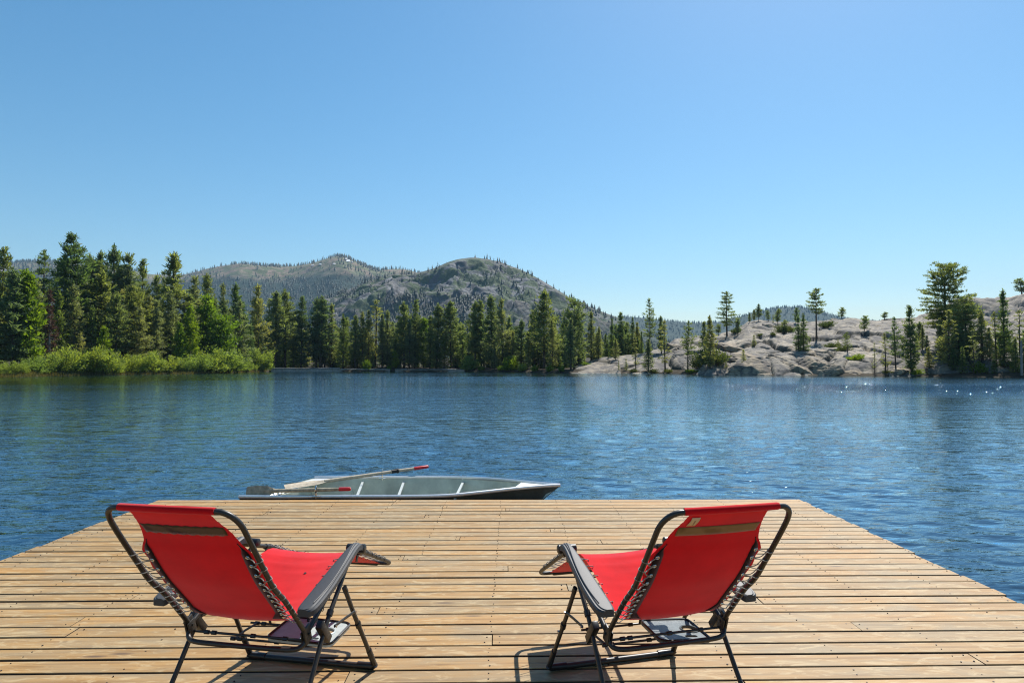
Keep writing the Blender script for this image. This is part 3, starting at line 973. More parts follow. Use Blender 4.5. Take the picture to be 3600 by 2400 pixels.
def bush(seed, H, W, stems, tufts, per, size):
    """many thin stems fanning up from one foot, leafy over most of their length"""
    rg = np.random.default_rng(seed)
    az = np.arange(stems) * 2.39996 + rg.normal(0, .3, stems)
    el = rg.uniform(R(22), R(86), stems)
    L = H * rg.uniform(0.62, 1.08, stems) * (0.72 + 0.28 * np.sin(el))
    L = np.where(el < R(45), L * W / H, L)
    foot = np.stack([np.cos(az), np.sin(az), 0 * az], -1) * rg.uniform(0, W * 0.35, stems)[:, None]
    d = np.stack([np.cos(az) * np.cos(el), np.sin(az) * np.cos(el), np.sin(el)], -1)
    bi = np.repeat(np.arange(stems), tufts)
    t = rg.uniform(0.22, 1.0, len(bi))
    pos = foot[bi] + d[bi] * (L[bi] * t)[:, None]
    pos[:, 2] -= 0.10 * (t ** 2) * L[bi] * np.cos(el[bi])
    pos += rg.normal(0, 0.10, pos.shape) * size * 2
    pos[:, 2] = np.maximum(pos[:, 2], 0.08)
    V, F = tri_cloud(rg, pos, d[bi], size * rg.uniform(0.7, 1.3, len(bi)), per, 0.5, 0.9, 0.45, 0.55, 0.62)
    mb = MB()
    for k in range(0, stems, 2):
        e = foot[k] + d[k] * L[k] * 0.85
        mb.tube([tuple(foot[k] * .6 - [0, 0, .2]), tuple((foot[k] + e) / 2 + [0, 0, .05]), tuple(e)], [0.03, 0.02, 0.008], 4, cap=False)
    me = bpy.data.meshes.new("stems"); me.from_pydata(mb.v, [], mb.f); me.update(); me.materials.append(M_BARK)
    return mesh_np("foliage", V, F), me, H


PROTO["willow"] = [bush(320 + k, 4.0, 2.7, 64, 14, 7, 0.36) for k in range(5)]
PROTO["shrub"] = [bush(330 + k, 1.5, 1.6, 40, 9, 6, 0.24) for k in range(3)]
LEAFMAT = {"palepine": M_PINEP, "fir": M_FIR, "bigfir": M_FIR, "layerfir": M_FIR, "narrowfir": M_FIR, "deadfir": M_DEAD, "alder": M_ALDER, "oak": M_ALDER, "willow": M_WILLOW, "shrub": M_SHRUB,
           "sapling": M_PINEP, "thinpine": M_PINEP}
NAMES = {"pine": "pine_tree", "palepine": "pine_tree", "fir": "fir_tree", "bigfir": "fir_tree", "layerfir": "fir_tree", "sparsepine": "pine_tree", "lonepine": "pine_tree", "flagpine": "pine_tree",
         "crownpine": "pine_tree", "roundpine": "pine_tree", "narrowfir": "fir_tree", "sapling": "pine_sapling", "thinpine": "pine_tree", "scrubpine": "pine_tree", "deadfir": "dead_fir_tree",
         "alder": "alder_tree", "oak": "broadleaf_tree", "willow": "willow_bush", "shrub": "shrub"}
for k_, lst in PROTO.items():
    for cr_, tk_, _ in lst:
        cr_.materials.append(LEAFMAT.get(k_, M_PINE))
_pick = {}


def plant(kind, x, y, z, H, label, group=None, w=1.0, var=None, leaf=None):
    i = _pick.get(kind, 0); _pick[kind] = i + 1
    cr, tk, H0 = PROTO[kind][(i if var is None else var) % len(PROTO[kind])]
    rt = empty(NAMES[kind], (x, y, z), random.uniform(0, 6.28))
    rt.scale = (H / H0 * w, H / H0 * w, H / H0)
    cat = NAMES[kind].replace("_", " ") if kind in ("willow", "shrub") else "tree"
    tag(rt, label, {"willow bush": "bush"}.get(cat, cat), group)
    c = link("crown" if kind not in ("willow", "shrub") else "foliage", cr, None, rt)
    t = link("trunk" if kind not in ("willow", "shrub") else "stems", tk, None, rt)
    if leaf is not None:
        c.material_slots[0].link = 'OBJECT'; c.material_slots[0].material = leaf
    if kind == "deadfir":
        t.material_slots[0].link = 'OBJECT'; t.material_slots[0].material = M_BARK_G
    return rt


def shore_tree(kind, xd, ytop, off, label, group=None, w=1.0, var=None, leaf=None):
    """a tree whose top shows at (xd, ytop), standing off metres behind the waterline"""
    t = th_of(xd); r = float(shore_r(t)) + off
    x, y = r * math.sin(t), r * math.cos(t)
    z = land_z(x, y) - 0.1
    H = at(xd, ytop, y).z - z
    return plant(kind, x, y, z, max(H, 0.6), label, group, w, var, leaf)


def rock_tree(kind, xd, ytop, ybase, label, group=None, w=1.0, var=None, leaf=None):
    """a tree whose foot meets the rock at (xd, ybase)"""
    x, y, z = hit(xd, ybase)
    H = at(xd, ytop, y).z - z
    return plant(kind, x, y, z - 0.12, max(H, 0.5) + 0.12, label, group, w, var, leaf)


# left wood, from the left edge of the frame towards the low wall; (kind, column, top, metres behind the water, width, label)
GL = "conifers of the left wood"
LEFT = [
    ("pine", 2, 569, 22, 1.0, "tall pine cut off by the left edge of the photo"),
    ("pine", 27, 618, 11, 1.25, "bushy dark pine with bare lower trunk in front, near the left edge"),
    ("layerfir", 96, 575, 20, 0.9, "layered fir with a pointed top just left of the tallest fir"),
    ("bigfir", 156, 535, 20, 0.95, "tallest and broadest dark fir of the left shore"),
    ("alder", 64, 629, 12, 1.0, "bright green leafy tree left of the dead brown fir"),
    ("deadfir", 112, 664, 10, 1.0, "dead fir with rusty brown needles above the left shore bushes"),
    ("narrowfir", 133, 668, 12, 1.0, "slim green fir directly right of the dead brown fir"),
    ("pine", 199, 583, 26, 0.85, "pine top just right of the tallest fir"),
    ("pine", 227, 578, 30, 0.75, "slender pine rising between two taller pines left of centre of the left wood"),
    ("pine", 258, 564, 28, 1.0, "tall open pine, second highest top right of the tallest fir"),
    ("palepine", 290, 583, 24, 1.2, "olive green dense pine beside the tall open pine"),
    ("pine", 322, 597, 28, 0.8, "pine with thin spiky top standing free against the sky above the left wood"),
    ("pine", 394, 579, 22, 1.15, "tall pine standing clear of its neighbours left of the distant mountain"),
    ("pine", 232, 622, 18, 1.5, "wide full pine in the middle of the left wood"),
    ("palepine", 168, 655, 13, 1.2, "pale green pine in front of the tallest fir"),
    ("pine", 300, 655, 15, 1.2, "rounded dark pine below the thin spiky top"),
    ("pine", 264, 668, 13, 1.2, "shorter dark pine over the middle of the left bushes"),
    ("pine", 356, 635, 20, 1.0, "pine left of the tall free standing pine, half its height lower"),
    ("palepine", 389, 668, 13, 1.2, "olive pine in front of the tall free standing pine"),
    ("palepine", 322, 706, 9, 1.3, "low greyish pine just above the left shore bushes"),
    ("palepine", 444, 635, 25, 1.1, "hazy green pine behind the yellow green alder"),
    ("pine", 473, 629, 27, 0.9, "dark pointed pine below the bare meadow hill"),
    ("palepine", 511, 651, 27, 0.8, "thin pale pine behind the leaning broadleaf tree"),
    ("fir", 539, 650, 17, 1.05, "dark dense fir at the right part of the left wood"),
    ("palepine", 549, 690, 8, 1.35, "pale grey green pine in front of the dark dense fir"),
    ("pine", 516, 700, 13, 1.0, "small dark pine above the leaning broadleaf tree"),
    ("palepine", 592, 654, 15, 1.05, "tall pale pine, last one before the low shore wall begins"),
    ("alder", 433, 704, 8, 0.85, "narrow yellow green alder glowing in the sun"),
    ("alder", 472, 682, 13, 1.15, "light green broad tree behind the narrow alder"),
    ("oak", 508, 735, 7, 1.0, "yellow green broadleaf tree leaning over the shore bushes"),
    ("sapling", 184, 764, 5, 1.2, "young yellow green pine standing up out of the bushes on the left"),
    ("alder", 240, 752, 5, 0.9, "small leafy tree standing among the left bushes"),
    ("narrowfir", 575, 735, 9, 0.9, "small dark fir beside the end of the left bushes"),
    ("narrowfir", 210, 700, 10, 1.1, "mid green slim fir left of the wide full pine"),
    ("palepine", 358, 690, 11, 1.1, "olive pine with drooping sides above the middle bushes"),
    ("alder", 412, 742, 6, 0.9, "small bright leafy tree at the foot of the olive pines"),
]
for k, xd, yt, off, w, lab in LEFT:
    shore_tree(k, xd, yt, off, lab, GL if NAMES[k] in ("pine_tree", "fir_tree") else None, w)

GC = "pines along the low shore wall"
CENTRE = [
    ("pine", 632, 670, 8, 1.15, "dark pine at the left end of the low shore wall"),
    ("pine", 653, 664, 10, 1.1, "pine right behind the first dark pine of the wall"),
    ("pine", 693, 681, 9, 1.0, "slim pine standing alone left of the pale rock slab on the mountain"),
    ("pine", 727, 683, 11, 1.0, "left one of the twin pines beneath the pale rock slab"),
    ("pine", 737, 679, 9, 1.15, "right one of the twin pines beneath the pale rock slab"),
    ("palepine", 760, 698, 11, 1.0, "olive pine right beside the twin pines"),
    ("narrowfir", 788, 721, 8, 1.15, "low dark fir in the gap right of the twin pines"),
    ("pine", 816, 724, 9, 0.9, "short dark pine left of the tree with the very thin top"),
    ("palepine", 832, 716, 10, 0.9, "pale slim pine over the step in the shore wall"),
    ("palepine", 846, 713, 11, 0.85, "slim pine close behind the step in the shore wall"),
    ("thinpine", 862, 689, 13, 1.3, "thin topped tall pine in the middle of the wall"),
    ("palepine", 877, 721, 10, 1.0, "pale full pine just right of the thin topped one"),
    ("palepine", 890, 713, 11, 1.1, "olive pine over the gap in the shore wall"),
    ("pine", 927, 693, 9, 1.05, "dark pine right of the gap in the shore wall"),
    ("alder", 908, 806, 4, 1.3, "dark round leafy tree beside the gap in the shore wall"),
    ("pine", 954, 689, 12, 0.9, "pine with a narrow top left of the light green leafy tree"),
    ("palepine", 940, 733, 8, 1.1, "low olive pine in front of the narrow topped pine"),
    ("alder", 973, 735, 13, 0.9, "light green leafy tree half hidden between pines behind the wall"),
    ("pine", 988, 724, 9, 0.95, "dark pine right of the half hidden light green tree"),
    ("pine", 1005, 696, 9, 1.05, "dark tall pine under the left shoulder of the rocky mountain"),
    ("pine", 1035, 692, 9, 1.2, "full dark pine with a broad base under the mountain top"),
    ("narrowfir", 1063, 748, 9, 1.0, "small dark fir in the gap right of the full dark pine"),
    ("pine", 1092, 692, 9, 1.0, "left pine of the four close together below the mountain's right side"),
    ("pine", 1105, 690, 11, 1.0, "second pine of the four close together below the mountain"),
    ("pine", 1128, 678, 9, 1.1, "tallest pine of the four close together below the mountain"),
    ("palepine", 1153, 686, 10, 1.1, "right pine of the four close together, olive green"),
    ("palepine", 1136, 794, 3, 1.3, "low pale pine in front of the four close pines"),
    ("palepine", 1178, 760, 7, 1.0, "low olive pine right of the four close pines"),
    ("pine", 1198, 733, 12, 1.1, "short pine left of the tall spire of a pine"),
    ("palepine", 1213, 760, 6, 0.8, "thin greyish pine by the water left of the tall spire"),
    ("pine", 1229, 711, 12, 0.9, "layered pine just left of the tall spire of a pine"),
    ("pine", 1251, 663, 8, 1.1, "tall spire of a pine standing right of the mountain's middle"),
    ("palepine", 1268, 735, 5, 1.0, "olive pine at the foot of the tall spire"),
    ("roundpine", 1320, 689, 10, 1.05, "broad dark round topped pine beneath the mountain's end slope"),
    ("palepine", 1311, 731, 5, 1.2, "pale full pine in front of the round topped one"),
    ("palepine", 1359, 715, 22, 1.15, "olive pine right of the broad round topped pine"),
    ("palepine", 1376, 750, 20, 1.1, "wide olive pine beside the start of the bare rock shelf"),
    ("fir", 1406, 731, 31, 0.8, "dark fir behind the bare rock shelf, left one"),
    ("pine", 1426, 718, 29, 1.15, "full grey green pine behind the bare rock shelf"),
    ("fir", 1454, 728, 33, 0.8, "dark pointed fir behind the rock shelf, right one"),
    ("sparsepine", 1492, 686, 31, 0.85, "tall thin pine with rusty lower branches above the rock shelf"),
    ("pine", 1519, 725, 26, 1.0, "grey green pine at the left foot of the granite hill"),
    ("narrowfir", 1474, 760, 30, 0.9, "short fir between the tall thin pine and the dark pointed fir"),
]
for k, xd, yt, off, w, lab in CENTRE:
    shore_tree(k, xd, yt, off, lab, GC if NAMES[k] == "pine_tree" else None, w)

GR = "pines on the granite hill"
ROCK = [
    ("palepine", 1414, 778, 826, 1.5, "round little olive pine on top of the bare rock shelf"),
    ("thinpine", 1460, 767, 850, 1.0, "thin pine rising from the water's edge in front of the rock shelf"),
    ("palepine", 1489, 778, 853, 1.5, "dense olive pine by the water at the right end of the rock shelf"),
    ("thinpine", 1527, 736, 852, 1.1, "thin straight pine at the water, left foot of the granite hill"),
    ("sparsepine", 1581, 735, 849, 1.0, "slim bare stemmed pine by the water in front of the granite hill"),
    ("palepine", 1618, 738, 846, 1.15, "left stem of the pair of pines above the dark bush by the water"),
    ("palepine", 1631, 724, 850, 0.95, "right taller stem of the pair of pines above the dark bush"),
    ("lonepine", 1670, 670, 772, 1.0, "lone spreading pine on the left shoulder of the granite hill"),
    ("roundpine", 1695, 733, 768, 1.1, "low bushy pine right behind the lone spreading pine"),
    ("scrubpine", 1650, 745, 766, 1.3, "scrubby pine left of the lone spreading pine's trunk"),
    ("pine", 1722, 717, 741, 1.0, "smallest of the three skyline pines left on the granite hill"),
    ("pine", 1732, 710, 739, 1.0, "middle one of the three skyline pines on the granite hill"),
    ("pine", 1743, 697, 738, 1.2, "tallest of the three skyline pines on the granite hill"),
    ("scrubpine", 1764, 714, 738, 0.9, "small skyline pine right of the group of three"),
    ("sapling", 1776, 722, 740, 1.0, "tiny skyline pine left of the round crowned one"),
    ("scrubpine", 1788, 710, 744, 0.9, "round crowned skyline pine on a bare stem"),
    ("scrubpine", 1829, 708, 742, 0.7, "skyline pine just behind the pair of dark pines on the hill"),
    ("scrubpine", 1803, 736, 765, 1.2, "low dark pine in the cleft left of the pair of dark pines"),
    ("narrowfir", 1834, 724, 806, 1.15, "left one of the pair of dark pines above the shaded rock face"),
    ("narrowfir", 1846, 719, 808, 1.2, "right one of the pair of dark pines above the shaded rock face"),
    ("flagpine", 1876, 661, 782, 1.0, "tall lone pine with a long bare trunk on the granite hill"),
    ("scrubpine", 1934, 707, 729, 1.25, "wind shaped pine on the skyline of the granite hill"),
    ("scrubpine", 2033, 717, 733, 1.9, "flat spreading pine on the skyline left of the big crowned pine"),
    ("scrubpine", 1986, 727, 762, 1.1, "small dark pine alone on the bare rock dome"),
    ("sparsepine", 1946, 762, 810, 1.3, "small forked pine in the scrub beside the shaded rock face"),
    ("thinpine", 2009, 787, 856, 0.7, "nearly bare thin stem at the water right of the boulders"),
    ("thinpine", 2033, 765, 858, 1.3, "pale thin pine at the water, second right of the boulders"),
    ("sparsepine", 2057, 729, 858, 0.95, "slim pine with bare lower trunk at the water, right of the pale thin one"),
    ("pine", 2093, 702, 858, 0.95, "tall pine with dark trunk at the water left of the big crowned pine"),
    ("sapling", 1708, 803, 840, 1.2, "little pine growing from a crack in the grey rock face"),
    ("sapling", 1732, 770, 797, 1.3, "little pine on the ledge in the middle of the granite hill"),
    ("sapling", 1668, 828, 853, 0.8, "sapling at the water beside the yellow green shoreline shrub"),
    ("sapling", 1438, 825, 851, 1.1, "right sapling at the water in front of the rock shelf"),
    ("sapling", 1421, 829, 851, 0.7, "left sapling at the water in front of the rock shelf"),
    ("sapling", 1925, 780, 800, 1.2, "small pale pine left of the forked pine on the rock"),
    ("scrubpine", 2344, 660, 676, 1.6, "flat topped pine on the far granite ridge at the right edge"),
]
for k, xd, yt, yb, w, lab in ROCK:
    if lab.startswith("flat topped pine on the far"):
        p = at(2344, 675, 326)
        plant(k, p.x, p.y, p.z - 0.6, 8.0, lab, GR, w)
    else:
        rock_tree(k, xd, yt, yb, lab, GR if NAMES[k] == "pine_tree" else "saplings on the granite", w)

GE = "trees of the right hand grove"
RIGHT = [
    ("crownpine", 2174, 606, 17, 1.0, "huge old pine with a wide flat crown above the right grove"),
    ("roundpine", 2221, 684, 13, 1.3, "broad dark pine leaning against the right side of the huge old pine"),
    ("palepine", 2181, 712, 5, 1.25, "pale full pine standing in front of the huge old pine"),
    ("palepine", 2160, 731, 8, 1.0, "shorter olive pine left of the pale full pine"),
    ("palepine", 2134, 797, 3, 1.7, "low bushy pine at the water under the huge old pine"),
    ("pine", 2130, 770, 12, 1.2, "dark low pine behind the bushy one at the water"),
    ("thinpine", 2235, 756, 3, 1.2, "thin pine with feathery branches at the water in the right grove"),
    ("palepine", 2256, 715, 8, 1.35, "rounded olive pine in the middle of the right grove"),
    ("narrowfir", 2211, 795, 3, 1.2, "low very dark fir at the water below the huge old pine"),
    ("narrowfir", 2190, 800, 4, 1.3, "low dark fir left of the darkest one at the water"),
    ("palepine", 2274, 752, 7, 1.1, "olive pine left of the tall dark cone shaped fir"),
    ("thinpine", 2286, 717, 6, 1.2, "thin stemmed pine just left of the tall dark cone shaped fir"),
    ("fir", 2307, 664, 7, 0.85, "tall dark cone shaped fir near the right edge"),
    ("narrowfir", 2283, 812, 3, 1.2, "small dark fir at the water left of the tall cone shaped fir"),
    ("narrowfir", 2333, 775, 4, 1.2, "dark fir at the water right of the tall cone shaped fir"),
    ("thinpine", 2345, 712, 6, 1.3, "thin pine at the very right edge of the photo"),
    ("pine", 2362, 735, 12, 1.2, "dark pine cut off by the right edge of the photo"),
    ("palepine", 2120, 745, 14, 1.1, "olive pine between the tall dark trunked pine and the huge old pine"),
    ("pine", 2232, 745, 16, 1.2, "dark pine deep in the right grove behind the thin feathery one"),
    ("pine", 2205, 740, 12, 1.3, "dark pine filling the grove under the huge old pine's trunk"),
]
for k, xd, yt, off, w, lab in RIGHT:
    shore_tree(k, xd, yt, off, lab, GE if NAMES[k] in ("pine_tree", "fir_tree") else None, w)

# the wood behind the front rows: nothing in the photo tells these apart
rg = random.Random(4)


def band(xd, bands):
    for lim, lab, grp in bands:
        if xd < lim: return lab, grp


for n in range(46):
    xd = rg.uniform(-60, 612)
    base = float(np.interp(xd, [-60, 100, 300, 420, 612], [640, 640, 652, 672, 700]))
    shore_tree(rg.choice(["pine", "palepine", "pine", "fir"]), xd, base + rg.uniform(0, 62), rg.uniform(16, 34), *band(xd, [(156, "dark conifer deep in the left wood, left of the tallest fir", "conifers deep in the wood left of the tallest fir"), (290, "dark conifer deep in the left wood, right behind the tallest fir", "conifers deep in the wood right of the tallest fir"), (420, "dark conifer deep in the left wood around the tall free standing pine", "conifers deep in the wood around the free standing pine"), (9999, "dark conifer deep in the left wood behind the alders and the broadleaf tree", "conifers deep in the wood behind the alders")]), rg.uniform(1.1, 1.5))
for n in range(84):
    xd = rg.uniform(616, 1480)
    base = float(np.interp(xd, [616, 800, 1000, 1200, 1480], [706, 726, 720, 724, 740]))
    shore_tree(rg.choice(["pine", "palepine", "pine", "narrowfir"]), xd, base + rg.uniform(0, 45), rg.uniform(13, 40) + (18 if xd > 1318 else 0), *band(xd, [(779, "shaded conifer in the back rows behind the higher left piece of shore wall", "back row conifers behind the left piece of shore wall"), (903, "shaded conifer in the back rows behind the middle piece of shore wall", "back row conifers behind the middle piece of shore wall"), (1068, "shaded conifer in the back rows behind the right piece of shore wall", "back row conifers behind the right piece of shore wall"), (1240, "shaded conifer in the back rows between the shore wall and the tall spire", "back row conifers left of the tall spire"), (9999, "shaded conifer in the back rows right of the tall spire of a pine", "back row conifers right of the tall spire")]), rg.uniform(1.0, 1.4))
for n in range(26):
    xd = rg.uniform(2105, 2400)
    shore_tree(rg.choice(["pine", "palepine", "narrowfir"]), xd, rg.uniform(735, 800), rg.uniform(7, 22), "shaded conifer deep in the right hand grove", "conifers deep in the right hand grove", rg.uniform(1.1, 1.5))

for n in range(110):
    xd = rg.uniform(612, 1500) if n < 92 else rg.uniform(2110, 2390)
    shore_tree(rg.choice(["narrowfir", "fir"]), xd, rg.uniform(770, 822), rg.uniform(6, 26) + (24 if 1318 < xd < 1600 else 0), *band(xd, [(779, "young shaded fir among the trunks behind the higher left piece of shore wall", "young firs behind the left piece of shore wall"), (903, "young shaded fir among the trunks behind the middle piece of shore wall", "young firs behind the middle piece of shore wall"), (1068, "young shaded fir among the trunks behind the right piece of shore wall", "young firs behind the right piece of shore wall"), (1318, "young shaded fir among the trunks between shore wall and rock shelf", "young firs between shore wall and rock shelf"), (1700, "young shaded fir in the wood behind the bare rock shelf", "young firs behind the rock shelf"), (9999, "young shaded fir among the trunks of the right hand grove", "young firs in the right hand grove")]), rg.uniform(1.3, 1.9))

# bushes on the left shore: (column, top, metres behind the water, width, label)
GB = "willow bushes on the left shore"
BUSH = [
    (-18, 838, 2.2, 1.0, "willow bush cut off by the left edge of the photo"), (14, 830, 2.0, 1.1, "round pale willow bush nearest the left edge"),
    (50, 834, 2.2, 1.1, "low willow bush, second from the left edge"), (80, 828, 3.5, 1.0, "willow bush behind the strip of dry shore grass"),
    (106, 816, 3.0, 1.15, "bright willow bush below the dead brown fir"), (136, 820, 2.4, 1.1, "willow bush left of the tall paired bushes"),
    (160, 802, 2.8, 1.2, "tall bright willow bush below the tallest fir"), (192, 806, 2.2, 1.0, "willow bush under the young yellow green pine"),
    (222, 795, 2.5, 1.15, "tallest willow bush of the left half, right of the young pine"), (248, 812, 2.0, 1.0, "willow bush leaning to the water right of the tallest one"),
    (272, 830, 2.0, 1.0, "low grey green willow bush in the middle of the left shore"), (296, 816, 2.8, 1.1, "rounded willow bush in the middle of the left shore"),
    (322, 824, 2.3, 1.0, "small willow bush right of the shore's middle"), (346, 808, 3.0, 1.1, "upright willow bush under the low greyish pine"),
    (368, 833, 1.8, 1.1, "low yellow tinged bush with driftwood at its foot"), (394, 826, 2.2, 1.1, "willow bush below the narrow alder, left side"),
    (422, 824, 2.4, 1.1, "willow bush below the narrow alder, right side"), (452, 815, 2.4, 1.2, "broad bright bush left of the biggest one"),
    (486, 808, 2.4, 1.25, "big bright bush, left half of the brightest clump"), (516, 797, 2.6, 1.3, "biggest and brightest willow bush on the left shore"),
    (540, 818, 2.0, 1.0, "bright bush right of the biggest one"), (562, 834, 1.8, 1.0, "low dull bush beyond the bright clump"),
    (584, 838, 1.8, 1.0, "last low bush before the shore wall, left one"), (600, 800, 2.8, 0.75, "upright pale bush at the left end of the shore wall"),
]
for k_, (xd, yt, off, w, lab) in enumerate(BUSH):
    shore_tree("willow", xd, yt - (9 if k_ % 3 == 0 else 2), off, lab, GB, w * (1.1 if k_ % 2 else 0.92))
BUSH2 = [
    (843, 826, 1.2, 0.7, "little round bush standing in front of the stepped shore wall"), (1080, 816, 2.6, 1.1, "round green bush at the right end of the shore wall"),
    (1106, 838, 2.0, 1.0, "low bush right of the round green one at the wall's end"), (1150, 838, 1.8, 1.0, "low bush under the low pale pine"),
    (1172, 817, 2.5, 1.0, "upright light green bush right of the four close pines"), (1200, 834, 1.8, 1.1, "low green bush by the water left of the tall spire"),
    (1228, 838, 1.8, 1.1, "low green bush by the water under the tall spire"), (1262, 838, 1.6, 1.0, "dark green bush by the water right of the tall spire"),
    (1290, 840, 1.6, 0.9, "last low bush by the water before the rock shelf"), (893, 838, 1.5, 0.8, "small yellow green bush at the gap in the shore wall"),
]
for xd, yt, off, w, lab in BUSH2:
    shore_tree("willow", xd, yt, off, lab, "green bushes along the middle shore", w, leaf=M_ALDER if xd not in (1080, 1200) else M_WILLOW)
SHRUBS = [
    (1345, 831, 838, 2.2, "yellow green shrub mat on the left tip of the rock shelf"), (1638, 795, 838, 1.2, "olive shrub right beside the pair of pines by the water"),
    (1606, 812, 846, 1.1, "dark shrub at the foot of the pair of pines"), (1684, 843, 855, 1.4, "bright yellow green shrub at the water under the rock face"),
    (1588, 846, 856, 1.8, "bright low shrub at the water beside the slim bare stemmed pine"), (1500, 846, 856, 1.7, "dark green shrub at the water right of the rock shelf"),
    (1455, 846, 854, 1.8, "green shrub at the water in front of the rock shelf"), (1535, 846, 856, 1.6, "dark shrub under the thin straight pine at the water"),
    (1799, 745, 764, 1.4, "dark olive shrub in the cleft near the top of the granite hill"), (1815, 748, 762, 1.2, "olive shrub right of the low dark pine in the cleft"),
    (1912, 785, 798, 1.9, "olive shrub mat above the shaded rock face"), (1935, 792, 806, 1.8, "spreading shrub below the forked pine"),
    (1968, 812, 826, 1.9, "yellowish shrub mat at the top of the right boulders"), (1898, 735, 752, 1.6, "shrubby growth right of the tall lone pine's trunk"),
    (1745, 765, 778, 1.5, "dark shrub on the ledge under the hilltop"), (1775, 762, 774, 1.3, "dull green shrub left of the cleft"),
    (2038, 850, 860, 1.8, "low shrub at the water right of the boulders"), (2105, 846, 860, 1.5, "yellow green shrub at the water between the tall pine and the grove"),
    (2246, 830, 856, 1.1, "bright green shrub glowing inside the right grove"), (1690, 752, 764, 1.4, "dark shrub beside the lone spreading pine"),
]
for xd, yt, yb, w, lab in SHRUBS:
    rock_tree("shrub", xd, yt, yb, lab, "shrubs on the granite shore", w * 0.75, leaf=M_ALDER if "bright" in lab or "yellow" in lab else None)


# the same wood and bushes run on past both edges of the frame
for n in range(30):
    xd = rg.uniform(-560, -25)
    shore_tree(rg.choice(["pine", "palepine", "fir"]), xd, rg.uniform(560, 690), rg.uniform(9, 30), "conifer of the left wood beyond the left edge", "conifers beyond the left edge", rg.uniform(1.0, 1.4))
for n in range(16):
    shore_tree("willow", -50 - 33 * n, rg.uniform(815, 842), rg.uniform(1.8, 3.0), "willow bush on the left shore beyond the left edge", "willow bushes beyond the left edge", rg.uniform(1.0, 1.25))
for n in range(14):
    xd = rg.uniform(2425, 2600)
    shore_tree(rg.choice(["pine", "palepine", "narrowfir"]), xd, rg.uniform(690, 800), rg.uniform(3, 18), "conifer of the right grove beyond the right edge", "conifers beyond the right edge", rg.uniform(1.0, 1.4))


# grass fringe on the left shore (beyond counting)
rgn = np.random.default_rng(9)
n = 14000
xd = rgn.uniform(-500, 612, n)
t = np.array([th_of(a) for a in xd]); r = shore_r(t) + rgn.uniform(-0.8, 2.4, n)
p = np.stack([r * np.sin(t), r * np.cos(t), ground_z(t, r) - 0.05], -1)
h = rgn.uniform(0.25, 0.75, n)[:, None]
side = rgn.normal(0, 1, (n, 3)) * [1, 1, 0]; side /= np.linalg.norm(side, axis=1, keepdims=True)
V = np.stack([p - side * 0.05, p + side * 0.05, p + [0, 0, 1] * h + rgn.normal(0, 0.10, (n, 3))], 1).reshape(-1, 3)
tag(link("shore_grass", mesh_np("shore_grass", V, np.arange(3 * n).reshape(-1, 3)), M_GRASS), kind="stuff")


# ------------------------------------------------------------------ low wall on the far shore, boulders, driftwood, snag, mast, snow
def wall_piece(x0, x1, ytop, label, seed):
    rgw = random.Random(seed)
    a, b = th_of(x0), th_of(x1)
    ra, rb = float(shore_r(a)) + 0.6, float(shore_r(b)) + 0.6
    A, B = Vector((ra * math.sin(a), ra * math.cos(a), 0)), Vector((rb * math.sin(b), rb * math.cos(b), 0))
    top = at((x0 + x1) / 2, ytop, (A.y + B.y) / 2).z
    rt = tag(empty("shore_wall", A + Vector((0, 0, WATER - 0.3)), math.atan2(B.y - A.y, B.x - A.x)), label, "wall", "pieces of the low shore wall")
    L = (B - A).length
    hh = top - WATER + 0.3
    x = 0.0
    while x < L - 0.5:
        l_ = min(rgw.uniform(2.6, 4.6), L - x)
        mb = MB(); dz = rgw.uniform(-0.07, 0.05)
        mb.box((x + l_ / 2, rgw.uniform(-.05, .05), (hh + dz) / 2), (l_ - 0.05, 1.1, hh + dz), None, 0.07)
        mb.build("block", M_WALL, rt)
        mb = MB()
        mb.box((x + l_ / 2, -0.12 + rgw.uniform(-.05, .05), hh + dz + 0.07), (l_ - 0.03, 1.5, 0.16), None, 0.04)
        mb.build("coping_slab", M_WALL, rt)
        x += l_


wall_piece(622, 779, 846.0, "higher left piece of the low grey wall along the far shore", 1)
wall_piece(780, 896, 848.5, "middle lower piece of the low grey wall, left of the gap", 2)
wall_piece(910, 1068, 848.8, "right piece of the low grey wall, right of the gap", 3)


def boulder(xd, yd, w, d, h, label, seed, rot=0.0):
    x, y, z = hit(xd, yd)
    bm = bmesh.new()
    bmesh.ops.create_icosphere(bm, subdivisions=5, radius=1.0)
    co = np.array([v.co[:] for v in bm.verts])
    rgb = np.random.default_rng(seed * 7 + 3)
    N = rgb.normal(0, 1, (17, 3)) * [1, 1, 0.8]; N /= np.linalg.norm(N, axis=1, keepdims=True)
    D = rgb.uniform(0.62, 1.0, 17)
    k = np.min(np.where(co @ N.T > 0.05, D[None] / np.maximum(co @ N.T, 0.05), 9), axis=1)      # a block broken along flat joints
    k = np.minimum(k, 1.15)
    P3 = co * k[:, None]
    a, c1 = slabs(P3[:, 0] * 1.7 + seed + P3[:, 2] * 0.8, P3[:, 1] * 1.5 + P3[:, 2] * 1.6, seed)
    n = fbm(P3[:, 0] * 3 + seed * 3.1, P3[:, 1] * 3 + P3[:, 2] * 3.7, 5, seed)
    k = k * (1 + 0.06 * a - 0.07 * np.exp(-c1 * 22) + 0.05 * n)
    for v, kk in zip(bm.verts, k):
        q = v.co * kk
        v.co = Vector((q.x * w / 1.7, q.y * d / 1.25 + q.z * d * 0.42, q.z * h * 0.72))
    me = bpy.data.meshes.new("boulder"); bm.to_mesh(me); bm.free()
    o = link("boulder", me, M_GRANITE2, smooth=False)
    o.location = (x, y + d * 0.42, z - h * 0.20); o.rotation_euler = (0, 0, rot)
    tag(o, label, "boulder", "boulders along the granite shore")


